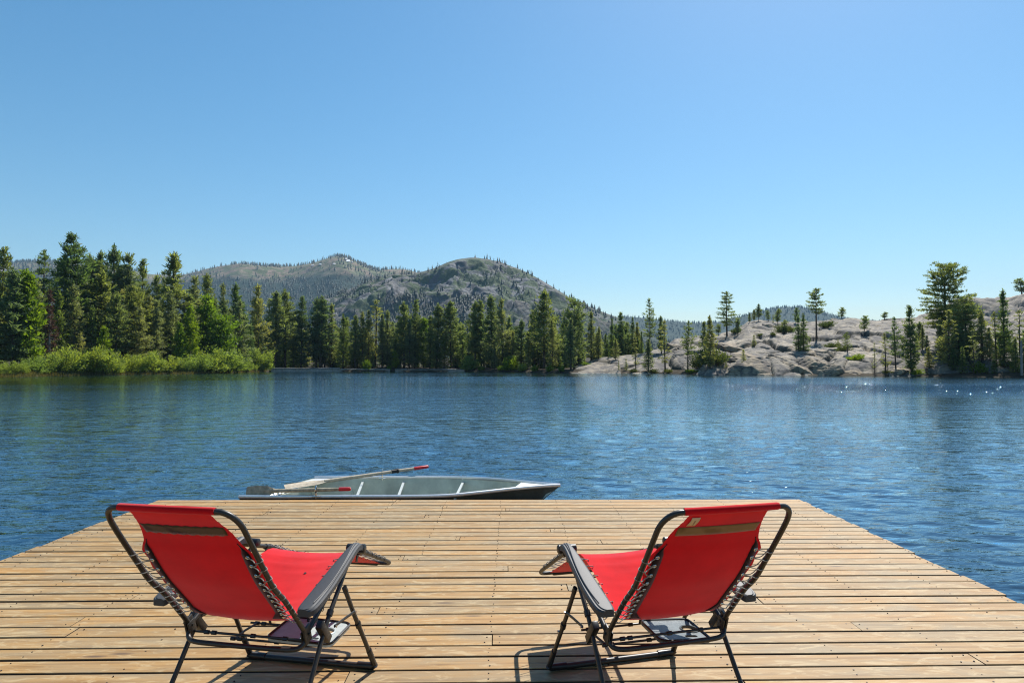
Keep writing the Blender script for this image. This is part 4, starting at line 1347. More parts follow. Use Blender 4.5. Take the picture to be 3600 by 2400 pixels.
for b in [
    (1672, 858, 5.4, 6, 2.6, "rounded grey slab of rock at the water left of the yellow green shrub", 1, 0.2),
    (1762, 852, 11, 8, 4.6, "huge smooth rock block with a pale patch, right of the yellow green shrub", 2, -0.1),
    (1832, 852, 8, 7, 4.2, "cracked rock block in the shade of the pair of dark pines", 3, 0.3),
    (1878, 850, 7, 6, 4.0, "shaded boulder right of the cracked block", 4, 0.8),
    (1925, 852, 6.5, 6, 3.6, "dark rounded boulder at the water, left of the long sloping one", 5, 0.1),
    (1966, 856, 7.5, 6, 2.6, "long boulder sloping down into the water at the right end of the granite hill", 6, -0.3),
    (1908, 822, 6, 5, 2.6, "broken boulder above the dark rounded ones", 7, 0.5),
    (1865, 812, 6, 5, 2.6, "boulder directly under the tall lone pine", 8, 1.1),
    (1722, 820, 9, 7, 2.4, "flat grey slab above the huge smooth block", 9, 0.2),
    (1690, 796, 8, 6, 1.9, "low rounded slab halfway up the granite hill", 10, 0.5),
    (2070, 852, 4, 4, 1.8, "small boulder at the water between two pine trunks", 11, 0.0),
    (1776, 752, 5, 4, 2.0, "dark broken rock in the cleft below the skyline pines", 12, 0.3),
    (1918, 729, 1.6, 1.4, 0.7, "single little boulder on the skyline beside the wind shaped pine", 13, 0.0),
    (1563, 800, 7, 5, 2.0, "broken ledge of rock on the left flank of the granite hill", 14, 0.4),
]:
    boulder(*b)


def log(x0, x1, yd, r, label, off=0.2, group="driftwood on the left shore"):
    a, b = th_of(x0), th_of(x1)
    ra, rb = float(shore_r(a)) + off, float(shore_r(b)) + off + 0.5
    A, B = Vector((ra * math.sin(a), ra * math.cos(a), WATER + r * 0.4)), Vector((rb * math.sin(b), rb * math.cos(b), WATER + r * 0.5))
    mb = MB(); mb.tube([A, A.lerp(B, .5) + Vector((0, 0.1, 0.03)), B], [r, r * 0.9, r * 0.6], 7)
    o = mb.build("driftwood_log", M_BARK_G)
    tag(o, label, "driftwood", group)


log(252, 268, 862, 0.10, "left pale driftwood log at the foot of the left bushes")
log(272, 292, 861, 0.09, "short pale driftwood log in the middle of the left shore")
log(372, 392, 860, 0.13, "longest bleached driftwood log below the yellow tinged bush")
log(400, 414, 859, 0.10, "right short driftwood log below the narrow alder")

# bleached snag and fallen trunk in the right grove
x, y, z = hit(2347, 862)
mb = MB(); mb.tube([(0, 0, -0.5), (0.02, 0, 2.0), (0.06, 0, 4.6), (0.07, 0, 5.2)], [0.17, 0.15, 0.12, 0.06], 9)
for q, a in ((1.6, 0.4), (2.7, 2.6), (3.6, 4.4)):
    mb.tube([(0, 0, q), (0.7 * math.cos(a), 0.7 * math.sin(a), q + 0.1)], [0.05, 0.02], 5)
o = mb.build("dead_tree_snag", M_BARK_G); o.location = (x, y, z)
tag(o, "pale broken dead trunk at the water by the right edge", "dead tree")
p, q = at(2165, 835, 112), at(2236, 798, 112)
mb = MB(); mb.tube([(0, 0, 0), tuple((q - p) * 0.5 + Vector((0, 0, 0.12))), tuple(q - p)], [0.17, 0.14, 0.07], 7)
o = mb.build("fallen_trunk", M_BARK_G); o.location = p
tag(o, "bleached dead trunk leaning among the trees of the right grove", "dead tree")

# mast and snow on the far mountain
p = at(742.5, 601, 2990)
rt = tag(empty("radio_mast", p), "thin radio mast on the far mountain left of its peak", "mast")
mb = MB()
for k in range(3):
    a = k * 2.094
    mb.tube([(1.3 * math.cos(a), 1.3 * math.sin(a), -6), (0.5 * math.cos(a), 0.5 * math.sin(a), 28)], 0.22, 5)
mb.build("mast_leg", M_BARK_G, rt)
mb = MB()
for k in range(8):
    z0 = k * 3.4
    mb.tube([(1.2 - .08 * k, 0, z0), (-.6 + .04 * k, 1.0 - .07 * k, z0 + 3)], 0.12, 4)
mb.build("lattice", M_BARK_G, rt)


def snow(xd, yd, w, h, seed):
    """a thin drift lying on the slope of the far mountain"""
    d = ray(xd * 1.53061, yd * 1.53061)
    Xw, Yd, Z, T, U = RIDGE
    j = int(np.argmin(np.abs(U[0] - xd)))
    zc = EYE + d[2] / d[1] * Yd[:, j]
    kk = np.where(T[:, 0] <= 1.0)[0]
    i = kk[np.argmax((zc <= Z[:, j])[kk])]
    P = Vector((Xw[i, j], Yd[i, j], Z[i, j]))
    rgs = random.Random(seed)
    pts = []
    for k in range(11):
        a = k * 2 * math.pi / 11
        rr = rgs.uniform(0.6, 1.1)
        dx, dz = math.cos(a) * w / 2 * rr, math.sin(a) * h / 2 * rr
        pts.append(P + Vector((dx, -3.0 + dz * 2.2, dz + 2.2)))
    mb = MB()
    mb.add([tuple(q) for q in pts] + [tuple(q + Vector((0, 3, -2))) for q in pts], [tuple(range(11))] + [(k, (k + 1) % 11, 11 + (k + 1) % 11, 11 + k) for k in range(11)])
    return mb


for s_, (a, b, w, h) in enumerate([(799, 600, 16, 13), (793, 596, 10, 8), (806, 604, 9, 6), (716, 611, 16, 4), (734, 609, 12, 4), (764, 607, 10, 4)]):
    o = snow(a, b, w, h, s_).build("snow_patch", M_SNOW)
    tag(o, kind="stuff")


# ------------------------------------------------------------------ the dock
dock = tag(empty("dock", (0, 0, 0)), "sunlit wooden dock of pale worn planks reaching out over the lake", "dock")
GAPS = [7.478, 7.347, 7.181, 7.036, 6.893, 6.746, 6.600, 6.464, 6.314, 6.172, 6.031, 5.890, 5.762, 5.630, 5.462, 5.323, 5.183, 5.042, 4.900, 4.762,
        4.623, 4.476, 4.335, 4.205, 4.073, 3.917, 3.767, 3.625, 3.483, 3.340, 3.202]
while GAPS[-1] > -2.0: GAPS.append(GAPS[-1] - 0.143 - 0.004 * math.sin(len(GAPS) * 2.1))
XL, XR, X0 = -3.955, 3.24, -0.30
JOINTS = [(1392, 1759), (1778, 1790), (1494, 1813), (1617, 1891), (1420, 1958), (1786, 1997), (2115, 1905), (1995, 2063), (1935, 1863), (1069, 1940), (1330, 2146),
          (1222, 2375), (473, 2098), (272, 2210), (3017, 2205), (3446, 2322), (2671, 2108), (700, 1838), (2480, 1850), (2950, 1925), (2760, 1870), (560, 1925), (2300, 1960)]


def row_slope(Y): return math.tan(R(np.interp(Y, [3.3, 7.4], [1.15, 0.45])))


JW = []
for u, v in JOINTS:
    gx, gy = ground_at(u, v)
    JW.append((gx, gy - (gx - X0) * row_slope(gy)))
rgd = random.Random(21)
JOIST_X = [-3.75 + 0.605 * k for k in range(12)]
nails = MB()
for r_ in range(len(GAPS) - 1):
    ya, yb = GAPS[r_], GAPS[r_ + 1]
    yc, wd = (ya + yb) / 2, ya - yb - rgd.choice([0.010, 0.013, 0.015, 0.018, 0.023])
    sl = row_slope(yc)
    xl, xr = XL + rgd.uniform(-0.012, 0.012), XR + rgd.uniform(-0.018, 0.018)
    cuts = [gx for gx, gy in JW if yb <= gy < ya]
    if not cuts and (r_ > 29 or rgd.random() < 0.35): cuts = [rgd.choice(JOIST_X[2:-2]) + rgd.uniform(-.03, .03)]
    xs = [xl] + sorted(cuts) + [xr]
    for k in range(len(xs) - 1):
        a, b = xs[k] + (0.0025 if k else 0), xs[k + 1] - (0.0025 if k < len(xs) - 2 else 0)
        bv, t_ = 0.0025, 0.040
        l2, w2 = (b - a) / 2, wd / 2
        prof = [(-w2, -t_), (w2, -t_), (w2, -bv), (w2 - bv, 0), (-w2 + bv, 0), (-w2, -bv)]
        nseg = 6
        vs_, fs_ = [], []
        cup = rgd.uniform(-0.0016, 0.0016); wv = rgd.uniform(0, 6.28)
        for i in range(nseg + 1):
            x_ = -l2 + 2 * l2 * i / nseg
            dy = 0.0022 * math.sin(wv + x_ * 1.3)
            for (py, pz) in prof: vs_.append((x_, py + dy, pz + cup * math.sin(wv * 2 + x_ * 0.9)))
        m6 = len(prof)
        for i in range(nseg):
            for q in range(m6):
                fs_.append((i * m6 + (q + 1) % m6, (i + 1) * m6 + (q + 1) % m6, (i + 1) * m6 + q, i * m6 + q))
        fs_.append(tuple(reversed(range(m6)))); fs_.append(tuple(nseg * m6 + q for q in range(m6)))
        me = bpy.data.meshes.new("plank"); me.from_pydata(vs_, [], fs_); me.update()
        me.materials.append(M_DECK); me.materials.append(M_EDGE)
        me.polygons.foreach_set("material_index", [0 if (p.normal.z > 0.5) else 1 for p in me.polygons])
        o = link("plank", me, M_DECK, dock)
        xc = (a + b) / 2
        o.location = (xc, yc + (xc - X0) * sl, rgd.uniform(-0.0022, 0.0008))
        o.rotation_euler = (rgd.uniform(-.006, .006), 0, math.atan(sl))
        for jx in [j for j in JOIST_X if a + 0.06 < j < b - 0.06] + [a + 0.035, b - 0.035]:
            for s_ in (-1, 1):
                nx, ny = jx + rgd.uniform(-.008, .008), yc + (jx - X0) * sl + s_ * (wd / 2 - 0.028 + rgd.uniform(-.008, .006))
                if rgd.random() < 0.12: continue
                rr = rgd.uniform(0.0026, 0.0052)
                zt = 0.0018
                n0 = len(nails.v)
                nails.v += [(nx + rr * math.cos(q * math.pi / 3), ny + rr * math.sin(q * math.pi / 3), zt + 0.0006) for q in range(6)] + [(nx + rr * 1.1 * math.cos(q * math.pi / 3), ny + rr * 1.1 * math.sin(q * math.pi / 3), -0.01) for q in range(6)]
                nails.f += [tuple(n0 + q for q in range(6))] + [(n0 + q, n0 + 6 + q, n0 + 6 + (q + 1) % 6, n0 + (q + 1) % 6) for q in range(6)]
tag(nails.build("nails", M_NAIL, dock, smooth=False), kind="stuff")
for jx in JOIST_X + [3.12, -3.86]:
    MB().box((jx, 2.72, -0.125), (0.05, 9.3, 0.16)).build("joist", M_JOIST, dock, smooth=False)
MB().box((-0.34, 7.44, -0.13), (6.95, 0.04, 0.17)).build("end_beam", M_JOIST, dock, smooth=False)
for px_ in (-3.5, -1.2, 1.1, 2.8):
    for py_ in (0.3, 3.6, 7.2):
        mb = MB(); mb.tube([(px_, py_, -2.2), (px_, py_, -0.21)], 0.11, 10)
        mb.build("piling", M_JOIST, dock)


# ------------------------------------------------------------------ the two reclining chairs
SLING = [(-1.066, 1.003, .160), (-1.018, .957, .168), (-.968, .910, .186), (-.925, .853, .206), (-.892, .802, .236), (-.816, .694, .235), (-.741, .609, .234), (-.676, .537, .230), (-.628, .482, .220),
         (-.580, .452, .212), (-.52, .452, .208), (-.42, .484, .208), (-.28, .535, .206), (-.15, .574, .205), (-.06, .582, .202), (.02, .555, .200), (.14, .497, .198), (.29, .427, .196), (.43, .362, .194)]
TUBE = [(-1.066, .0, 1.003), (-1.066, .12, 1.003), (-1.066, .188, 1.002), (-1.062, .222, .998), (-1.048, .250, .980), (-1.022, .266, .946), (-.985, .269, .893), (-.905, .269, .782), (-.865, .269, .728),
        (-.828, .269, .677), (-.785, .270, .632), (-.738, .270, .590), (-.66, .271, .503), (-.567, .272, .394)]


def sling_mesh(path, dz_legs, nb=19):
    P = spline(path, 5)
    V = []
    for i, (a, z, w) in enumerate(P):
        for j in range(nb):
            b = -w + 2 * w * j / (nb - 1)
            q = 1 - (b / w) ** 2
            if 18 < i < 43:      # the lacing puckers the edges
                b += math.copysign(0.0045, b) * (abs(b) / w) ** 5 * math.cos(2 * math.pi * (i - 20) / 3.86)
            s = i / (len(P) - 1)
            sag = np.interp(s, [0, .06, .3, .48, .6, .74, .8, 1], [0, .002, .016, .010, .030, .014, .012, .004]) * q
            wr = 0.0028 * math.sin(a * 95 + b * 6) * np.interp(s, [.5, .56, .72, .76], [0, 1, 1, 0]) * (0.4 + q)
            edge = 0.0012 * math.sin(i * 2.4 + j) * (1 - q)
            if s < 0.46:      # backrest: bellies out backwards and down
                V.append((a - sag * 0.75, b, z - sag * 0.55 + edge))
            else:
                V.append((a + sag * 0.05, b, z - sag + wr + edge + (dz_legs * max(0, (a + .10)) / .56)))
    F = grid_faces(len(P), nb)
    return mesh_np("sling", V, F), P


def make_chair(label, loc, yaw, dback, dlegs, band_mat, tagged):
    root = tag(empty("lounge_chair", loc, 0), label, "lounge chair", "red reclining chairs on the dock")
    # local frame: x forward (towards the feet), y to the sitter's left, z up
    root.rotation_euler = (0, 0, math.pi / 2 - yaw)

    def bk(p):   # small difference of recline of the backrest, about the rear pivot
        a, b, z = p
        k = (z - .394) / .61
        return (a - dback * k, b, z + dback * 0.6 * k)

    def lg(p):
        a, b, z = p
        return (a, b, z + dlegs * max(0.0, a + .10) / .56)

    # back frame
    half = [(a, b, z) for a, b, z in TUBE]
    pts = [bk((a, -b, z)) for a, b, z in reversed(half)] + [bk(p) for p in half[1:]]
    MB().tube(spline(pts, 4), 0.0105, 12).build("back_frame", M_FRAME, root)
    # seat frame: side rails running from the armrest hubs to the rear pivots and a loop under the back
    for s in (-1, 1):
        MB().tube([(-.104, s * .266, .606), (-.34, s * .268, .500), (-.567, s * .272, .394)], 0.0105, 12).build("seat_rail", M_FRAME, root)
        mb = MB(); mb.box((-.566, s * .276, .392), (.052, .010, .075), Matrix.Rotation(R(-18), 3, 'Y'), .003)
        mb.box((-.566, s * .262, .385), (.045, .006, .060), Matrix.Rotation(R(-18), 3, 'Y'), .002)
        mb.tube([(-.566, s * .255, .395), (-.566, s * .290, .395)], .006, 8)
        mb.build("pivot_bracket", M_FRAME, root)
    lp = [(-.560, -.272, .392), (-.578, -.270, .362), (-.594, -.252, .345), (-.606, -.21, .341), (-.612, -.12, .342), (-.615, 0, .343)]
    lp = lp + [(a, -b, z) for a, b, z in reversed(lp[:-1])]
    MB().tube(spline(lp, 5), 0.0105, 12).build("rear_loop", M_FRAME, root)
    # leg rest frame with its foam roll
    lf = [(-.104, -.258, .609), (.06, -.256, .548), (.24, -.255, .462), (.40, -.252, .386), (.442, -.240, .361), (.462, -.205, .352), (.465, -.1, .351), (.465, 0, .351)]
    lf = [lg(p) for p in lf]
    lf = lf + [(a, -b, z) for a, b, z in reversed(lf[:-1])]
    leg = MB().tube(spline(lf, 5), 0.0105, 12).build("leg_rest_frame", M_FRAME, root)
    e = lg((.465, 0, .351))
    MB().tube([(e[0], -.165, e[2]), (e[0], -.16, e[2]), (e[0], .16, e[2]), (e[0], .165, e[2])], [.014, .0165, .0165, .014], 12).build("foam_roll", M_FOAM, leg)
    for s in (-1, 1):
        mb = MB(); p0, p1 = Vector(lg((-.01, s * .257, .574))), Vector(lg((.02, s * .257, .563)))
        mb.tube([p0, p1], .0145, 10)
        mb.box((-.012, s * .250, .552), (.022, .006, .045), Matrix.Rotation(R(25), 3, 'Y'), .002)
        mb.build("hinge_clamp", M_FRAME, leg)
    # armrests: a moulded pad, wider and lower at the back, hub at the front
    for s in (-1, 1):
        prof = [(-.104, .645 - .006, .291, .326), (-.14, .662, .286, .328), (-.20, .656, .284, .331), (-.30, .634, .284, .343), (-.42, .607, .286, .357), (-.52, .584, .288, .366), (-.60, .566, .290, .369),
                (-.66, .5525, .292, .367), (-.685, .547, .296, .358), (-.695, .545, .302, .346)]
        sp = spline(prof, 4)
        vs_, fs_ = [], []
        for (a, z, b0, b1) in sp:
            th_ = .030 if a < -.16 else .034
            e_ = .006
            ring = [(b0, z - th_), (b0, z - e_), (b0 + e_, z - .0015), (b0 + .011, z), (b1 - .017, z), (b1 - .012, z - .004), (b1 - e_, z - .004), (b1, z - .010), (b1, z - th_)]
            vs_ += [(a, s * b, zz) for b, zz in ring]
        m9 = 9
        for i in range(len(sp) - 1):
            for q in range(m9):
                fs_.append((i * m9 + q, i * m9 + (q + 1) % m9, (i + 1) * m9 + (q + 1) % m9, (i + 1) * m9 + q))
        fs_.append(tuple(range(m9))); fs_.append(tuple((len(sp) - 1) * m9 + q for q in reversed(range(m9))))
        if s < 0: fs_ = [tuple(reversed(f)) for f in fs_]
        mb = MB(); mb.add(vs_, fs_)
        arm = mb.build("armrest", M_PLASTIC, root, sharp=24)
        MB().tube([(-.100, s * .236, .622), (-.100, s * .240, .622), (-.100, s * .326, .622), (-.100, s * .330, .622)], [.015, .0215, .0230, .017], 14).build("hub", M_PLASTIC2, arm)
        rid = [(a, s * (b1 - .024 + .010 * math.sin(min(1, max(0, (a + .66) / .48)) * math.pi)), z + .0012) for a, z, b0, b1 in sp if -.655 < a < -.15]
        MB().tube(rid, .0022, 6).build("ridge", M_PLASTIC, arm)
        # legs
        MB().tube([(0, s * .340, .024), (-.10, s * .332, .182), (-.20, s * .320, .344), (-.290, s * .313, .494)], .0125, 12, flat=0.72).build("front_leg", M_FRAME, root)
        fl = root.children[-1]
        ax = Vector((-.29, 0, .47)).normalized()
        MB().tube([Vector((-.163, s * .325, .283)) - ax * .012, Vector((-.163, s * .325, .283)) + ax * .012], .0168, 12, flat=0.8).build("collar", M_PLASTIC2, fl)
        MB().tube([Vector((0, s * .340, .026)), Vector((-.060, s * .336, .122))], .0162, 12, flat=0.78).build("foot_socket", M_PLASTIC2, fl)
        MB().tube([(-.278, s * .3145, .474), (-.2925, s * .3125, .499)], [.0138, .0132], 12, flat=0.8).build("end_cap", M_PLASTIC2, fl)
        rl = MB().tube([(-.16, s * .285, .615), (-.295, s * .297, .520), (-.43, s * .303, .413), (-.51, s * .306, .325), (-.60, s * .308, .205), (-.742, s * .312, .026)], .0120, 12, flat=0.8).build("rear_leg", M_FRAME, root)
        d_ = Vector((-.10, 0, -.110)).normalized()
        mb = MB()
        mb.tube([Vector((-.415, s * .303, .428)) - d_ * .012, Vector((-.415, s * .303, .428)) + d_ * .012], .0165, 12, flat=.85)
        Mb = Matrix.Rotation(math.atan2(-.085, -.105), 3, 'Y')
        mb.box((-.472, s * .303, .368), (.125, .030, .036), Matrix.Rotation(R(50), 3, 'Y'), .004)
        mb.build("slide_bracket", M_PLASTIC2, rl)
        MB().tube([(-.415, s * .325, .372), (-.30, s * .327, .368), (-.222, s * .334, .366)], .0075, 8, flat=0.5).build("link_strut", M_FRAME, root)
        for q in ((-.415, s * .330, .372), (-.225, s * .338, .366), (-.130, s * .338, .245)):
            MB().tube([(q[0], q[1] - .004, q[2]), (q[0], q[1] + s * .006, q[2])], .0055, 8).build("rivet", M_STEEL, fl)
    # base bars on the boards
    for a in (0.0, -.748):
        w_ = .332 if a == 0 else .308
        MB().tube([(a, -w_, .016), (a, -w_ * .8, .0155), (a, w_ * .8, .0155), (a, w_, .016)], .0145, 12).build("base_bar", M_FRAME, root)
        for s in (-1, 1):
            mb = MB(); mb.tube([(a, s * (w_ - .080), .0175), (a, s * w_, .0185), (a - .004, s * (w_ + .014), .030)], [.0178, .0180, .0165], 12)
            mb.build("corner_shoe", M_PLASTIC2, root)
    # thin rods under the seat with their plastic collars, hangers up to the seat
    for (a, z, b0, b1) in ((-.553, .362, -.262, .262), (-.165, .253, -.20, .235), (-.362, .258, -.19, .20)):
        rod = MB().tube([(a, b0, z), (a, b1, z)], .0055, 8).build("cross_rod", M_FRAME, root)
        mb = MB()
        for q in (.20, .165, -.02, -.17):
            mb.tube([(a, q - .010, z), (a, q + .010, z)], .0095, 8)
        mb.build("rod_collars", M_PLASTIC2, rod)
    for s in (-1, 1):
        MB().tube([(-.165, s * .19 + .01, .253), (-.27, s * .20, .258), (-.362, s * .19, .258)], .0055, 8).build("cross_rod", M_FRAME, root)
        MB().tube([(-.165, s * .10 + .03, .253), (-.19, s * .11 + .03, .40), (-.24, s * .12 + .03, .535)], .0065, 8).build("hanger", M_FRAME, root)
    # cloth
    path = [((bk((a, 0, z))[0], bk((a, 0, z))[2], w) if i < 9 else (a, z, w)) for i, (a, z, w) in enumerate(SLING)]
    me, P = sling_mesh(path, dlegs)
    sl = link("sling", me, M_RED, root, smooth=True)
    t0 = bk((-1.066, 0, 1.003))
    MB().tube([(t0[0], -.193, t0[2]), (t0[0], -.185, t0[2]), (t0[0], 0, t0[2] - .001), (t0[0], .185, t0[2]), (t0[0], .193, t0[2])], [.0122, .0138, .0142, .0138, .0122], 14).build("top_sleeve", M_RED, sl)

    def on_back(s_, b, off=0.0):
        """a point on the back of the sling: s_ index along the path, b across, off metres behind it"""
        i = min(int(s_), len(P) - 2); f = s_ - i
        a = P[i][0] * (1 - f) + P[i + 1][0] * f; z = P[i][1] * (1 - f) + P[i + 1][1] * f; w = P[i][2] * (1 - f) + P[i + 1][2] * f
        s = s_ / (len(P) - 1); q = 1 - (b / w) ** 2
        sag = np.interp(s, [0, .06, .3, .48], [0, .002, .016, .010]) * q
        dx, dz = P[i + 1][0] - P[i][0], P[i + 1][1] - P[i][1]
        l_ = math.hypot(dx, dz)
        nx, nz = dz / l_, -dx / l_            # pointing behind and below
        if nx > 0: nx, nz = -nx, -nz
        return (a - sag * .75 + nx * off, b, z - sag * .55 + nz * off), w

    def strip(name, mat, s0, s1, b0f, b1f, off, ns, nb_, parent):
        V = []
        for i in range(ns + 1):
            s_ = s0 + (s1 - s0) * i / ns
            _, w = on_back(s_, 0)
            for j in range(nb_ + 1):
                b0, b1 = b0f(s_, w), b1f(s_, w)
                V.append(on_back(s_, b0 + (b1 - b0) * j / nb_, off)[0])
        F = grid_faces(ns + 1, nb_ + 1)
        me = mesh_np(name, V, F)
        o = link(name, me, mat, parent, smooth=True)
        md = o.modifiers.new("thickness", 'SOLIDIFY'); md.thickness = 0.0016; md.offset = 1.0
        return o

    wob = lambda s_, k: 0.0015 * math.sin(s_ * 7 + k)
    # the strip sewn across the back
    V = []
    for j in range(33):
        for i in range(5):
            _, w = on_back(9.0, 0)
            b = (-1 + 2 * j / 32) * (w - .012)
            V.append(on_back(8.0 + 3.6 * i / 4 + 0.22 * math.sin(j * 1.7 + i) * (band_mat is M_BAND_A), b, .0022)[0])
    o = link("sewn_strip", mesh_np("sewn_strip", V, grid_faces(33, 5)), band_mat, sl, smooth=True)
    md = o.modifiers.new("thickness", 'SOLIDIFY'); md.thickness = 0.0016; md.offset = 0
    for s in (-1, 1):
        strip("edge_webbing", M_BLACKWEB, 14.5, 41.0, lambda q, w: s * (np.interp(q, [14.5, 19, 37, 41], [w - .016, .190, .186, .150])), lambda q, w: s * (w - .013), .0030, 40, 2, sl)
        lace = MB()
        prev = None
        for k in range(11):
            q = 20.0 + k * 1.93
            c, w = on_back(q, s * .211, .0055)
            c2, _ = on_back(q + .3, s * .211, .0055)
            d = (Vector(c2) - Vector(c)).normalized()
            n_ = Vector((d.z, 0, -d.x)); n_ = n_ if n_.x < 0 else -n_
            bm_ = Vector((0, 1, 0))
            ring = [Vector(c) + (d * math.cos(x) + bm_ * math.sin(x)) * .0062 for x in np.linspace(0, 2 * math.pi, 13)[:-1]]
            MB().tube(ring, .0026, 6, closed=True).build("eyelet", M_STEEL, sl)
            # cord: from the eyelet out round the tube and back towards the next one
            ti = None
            fr = Vector(c)
            tz = fr.z - .004
            best = min(range(len(half) - 1), key=lambda m_: abs(bk(half[m_])[2] - fr.z) if half[m_][1] > .26 else 9)
            zs = [bk(h_)[2] for h_ in half if h_[1] > .26]; as_ = [bk(h_)[0] for h_ in half if h_[1] > .26]
            an = float(np.interp(-tz, [-zz for zz in zs], as_))
            tp = Vector((an, s * .270, tz))
            q2 = tz - .020
            an2 = float(np.interp(-q2, [-zz for zz in zs], as_))
            tp2 = Vector((an2, s * .262, q2))
            out = [fr, fr.lerp(tp, .5) + n_ * .006, tp + n_ * .0125 + Vector((0, -s * .010, 0)), tp + Vector((0, s * .0125, .0)), tp - n_ * .0125]
            lace.tube(spline(out, 3), .0021, 5)
            if k < 10:
                cn, _ = on_back(20.0 + (k + 1) * 1.93, s * .211, .0055)
                lace.tube(spline([tp - n_ * .0125, tp2 + Vector((0, -s * .012, 0)) - n_ * .004, Vector(cn).lerp(tp2, .45) + n_ * .004, Vector(cn)], 3), .0021, 5)
        lace.build("lace", M_CORD, sl)
        # lacing of the seat and the leg rest
        lace = MB()
        for k in range(15):
            a = -.50 + k * .058
            if -.13 < a < -.03:
                if lace.v: lace.build("lace", M_CORD, sl); lace = MB()
                continue
            i = min(range(30, len(P)), key=lambda m_: abs(P[m_][0] - a))
            zz = P[i][1] + dlegs * max(0, a + .10) / .56
            rail_z = (np.interp(a, [-.567, -.34, -.104], [.394, .5, .606]) if a < -.1 else lg((a, 0, np.interp(a, [-.104, .06, .24, .40], [.609, .548, .462, .386])))[2])
            rb = .268 if a < -.1 else .255
            e0 = Vector((a, s * (P[i][2] - .012), zz + .003))
            tp = Vector((a + .012, s * rb, rail_z))
            lace.tube(spline([e0 - Vector((0, 0, .006)), e0, e0.lerp(tp, .5) + Vector((0, 0, .004)), tp + Vector((0, 0, .0125)), tp + Vector((0, s * .0125, 0)), tp - Vector((0, 0, .0125)), e0 + Vector((.029, 0, -.004))], 3), .0022, 5)
        lace.build("lace", M_CORD, sl)
    if tagged:
        # woven tag sewn near the top, print running up it
        V = []
        for i in range(6):
            for j in range(5):
                q, _ = on_back(2.9 + 4.4 * i / 5, .150 - .034 * j / 4 - .004, .0040 + .002 * math.sin(i * .9))
                V.append(q)
        tg = link("care_tag", mesh_np("care_tag", V, grid_faces(6, 5)), M_TAG, sl, smooth=True)
        md = tg.modifiers.new("thickness", 'SOLIDIFY'); md.thickness = 0.001; md.offset = 0
        cu = bpy.data.curves.new("tag_print", 'FONT'); cu.body = "Sunbrella"; cu.size = .0088; cu.align_x = 'CENTER'; cu.align_y = 'CENTER'; cu.extrude = .0001
        tx = bpy.data.objects.new("tag_print", cu); COL.objects.link(tx); cu.materials.append(M_TAGINK)
        tm = bpy.data.meshes.new_from_object(tx); bpy.data.objects.remove(tx); tx = link("tag_print", tm, None, sl)
        c, _ = on_back(5.1, .129, .0075)
        c2, _ = on_back(4.1, .129, .0075)
        ux = (Vector(c2) - Vector(c)).normalized()
        nz_ = Vector((-ux.z, 0, ux.x)); nz_ = nz_ if nz_.x < 0 else -nz_
        uy = nz_.cross(ux)
        tx.matrix_local = Matrix(((ux.x, uy.x, nz_.x, c[0]), (ux.y, uy.y, nz_.y, c[1]), (ux.z, uy.z, nz_.z, c[2]), (0, 0, 0, 1)))
    return root


def tray(name_label, root_loc, yaw, ca, cb, z, la, lb, rot, mat):
    """drink tray lying on the thin rods under a seat: rounded plate, rim, cup hole and slot"""
    o = tag(empty("drink_tray", root_loc), name_label, "tray", "drink trays under the chairs")
    o.rotation_euler = (0, 0, math.pi / 2 - yaw)
    M = Matrix.Translation((ca, cb, z)) @ Matrix.Rotation(rot, 4, 'Z') @ Matrix.Rotation(R(3), 4, 'X')

    def rrect(w, d, r, n=5):
        pts = []
        for cx, cy, a0 in ((w / 2 - r, d / 2 - r, 0), (-w / 2 + r, d / 2 - r, 90), (-w / 2 + r, -d / 2 + r, 180), (w / 2 - r, -d / 2 + r, 270)):
            for k in range(n): pts.append((cx + r * math.cos(R(a0 + 90 * k / (n - 1))), cy + r * math.sin(R(a0 + 90 * k / (n - 1)))))
        return pts

    bm = bmesh.new()
    loops = [rrect(la, lb, .035), [(.005 + .040 * math.cos(k * math.pi / 10), -.075 + .040 * math.sin(k * math.pi / 10)) for k in range(20)],
             [(x - .075, y - .045) for x, y in rrect(.022, .06, .008, 3)]]
    ed = []
    for lp_ in loops:
        vs_ = [bm.verts.new((x, y, 0)) for x, y in lp_]
        ed += [bm.edges.new((vs_[i], vs_[(i + 1) % len(vs_)])) for i in range(len(vs_))]
    bmesh.ops.triangle_fill(bm, use_beauty=True, use_dissolve=False, edges=ed)
    ext = bmesh.ops.extrude_face_region(bm, geom=bm.faces[:])
    for v in [g for g in ext["geom"] if isinstance(g, bmesh.types.BMVert)]: v.co.z -= .012
    bmesh.ops.recalc_face_normals(bm, faces=bm.faces[:])
    bm.transform(M)
    me = bpy.data.meshes.new("plate"); bm.to_mesh(me); bm.free()
    link("plate", me, mat, o)
    mb = MB(); mb.tube([M @ Vector((x, y, .002)) for x, y in rrect(la - .006, lb - .006, .033)], .006, 6, closed=True)
    mb.build("rim", M_PLASTIC2, o)
    mb = MB(); mb.tube([M @ Vector((.005 + .041 * math.cos(k * math.pi / 10), -.075 + .041 * math.sin(k * math.pi / 10), .001)) for k in range(20)], .0045, 6, closed=True)
    mb.build("cup_ring", mat, o)
    return o


LC, RC = (-1.019, 3.4005, 0.0), (0.5138, 3.4111, 0.0)
make_chair("left red reclining chair with a dark mouldy strip across its back", LC, 0.1884, 0.007, 0.030, M_BAND_A, False)
make_chair("right red reclining chair with a tan strip and beige tag on its back", RC, -0.2649, -0.007, -0.022, M_BAND_B, True)
tray("pale grey drink tray with a cup hole lying under the left chair", LC, 0.1884, -.262, -.130, .280, .255, .31, R(3), M_TRAY)
tray("slate grey drink tray with a cup hole lying under the right chair", RC, -0.2649, -.345, -.160, .282, .255, .25, R(-4), M_TRAY_B)

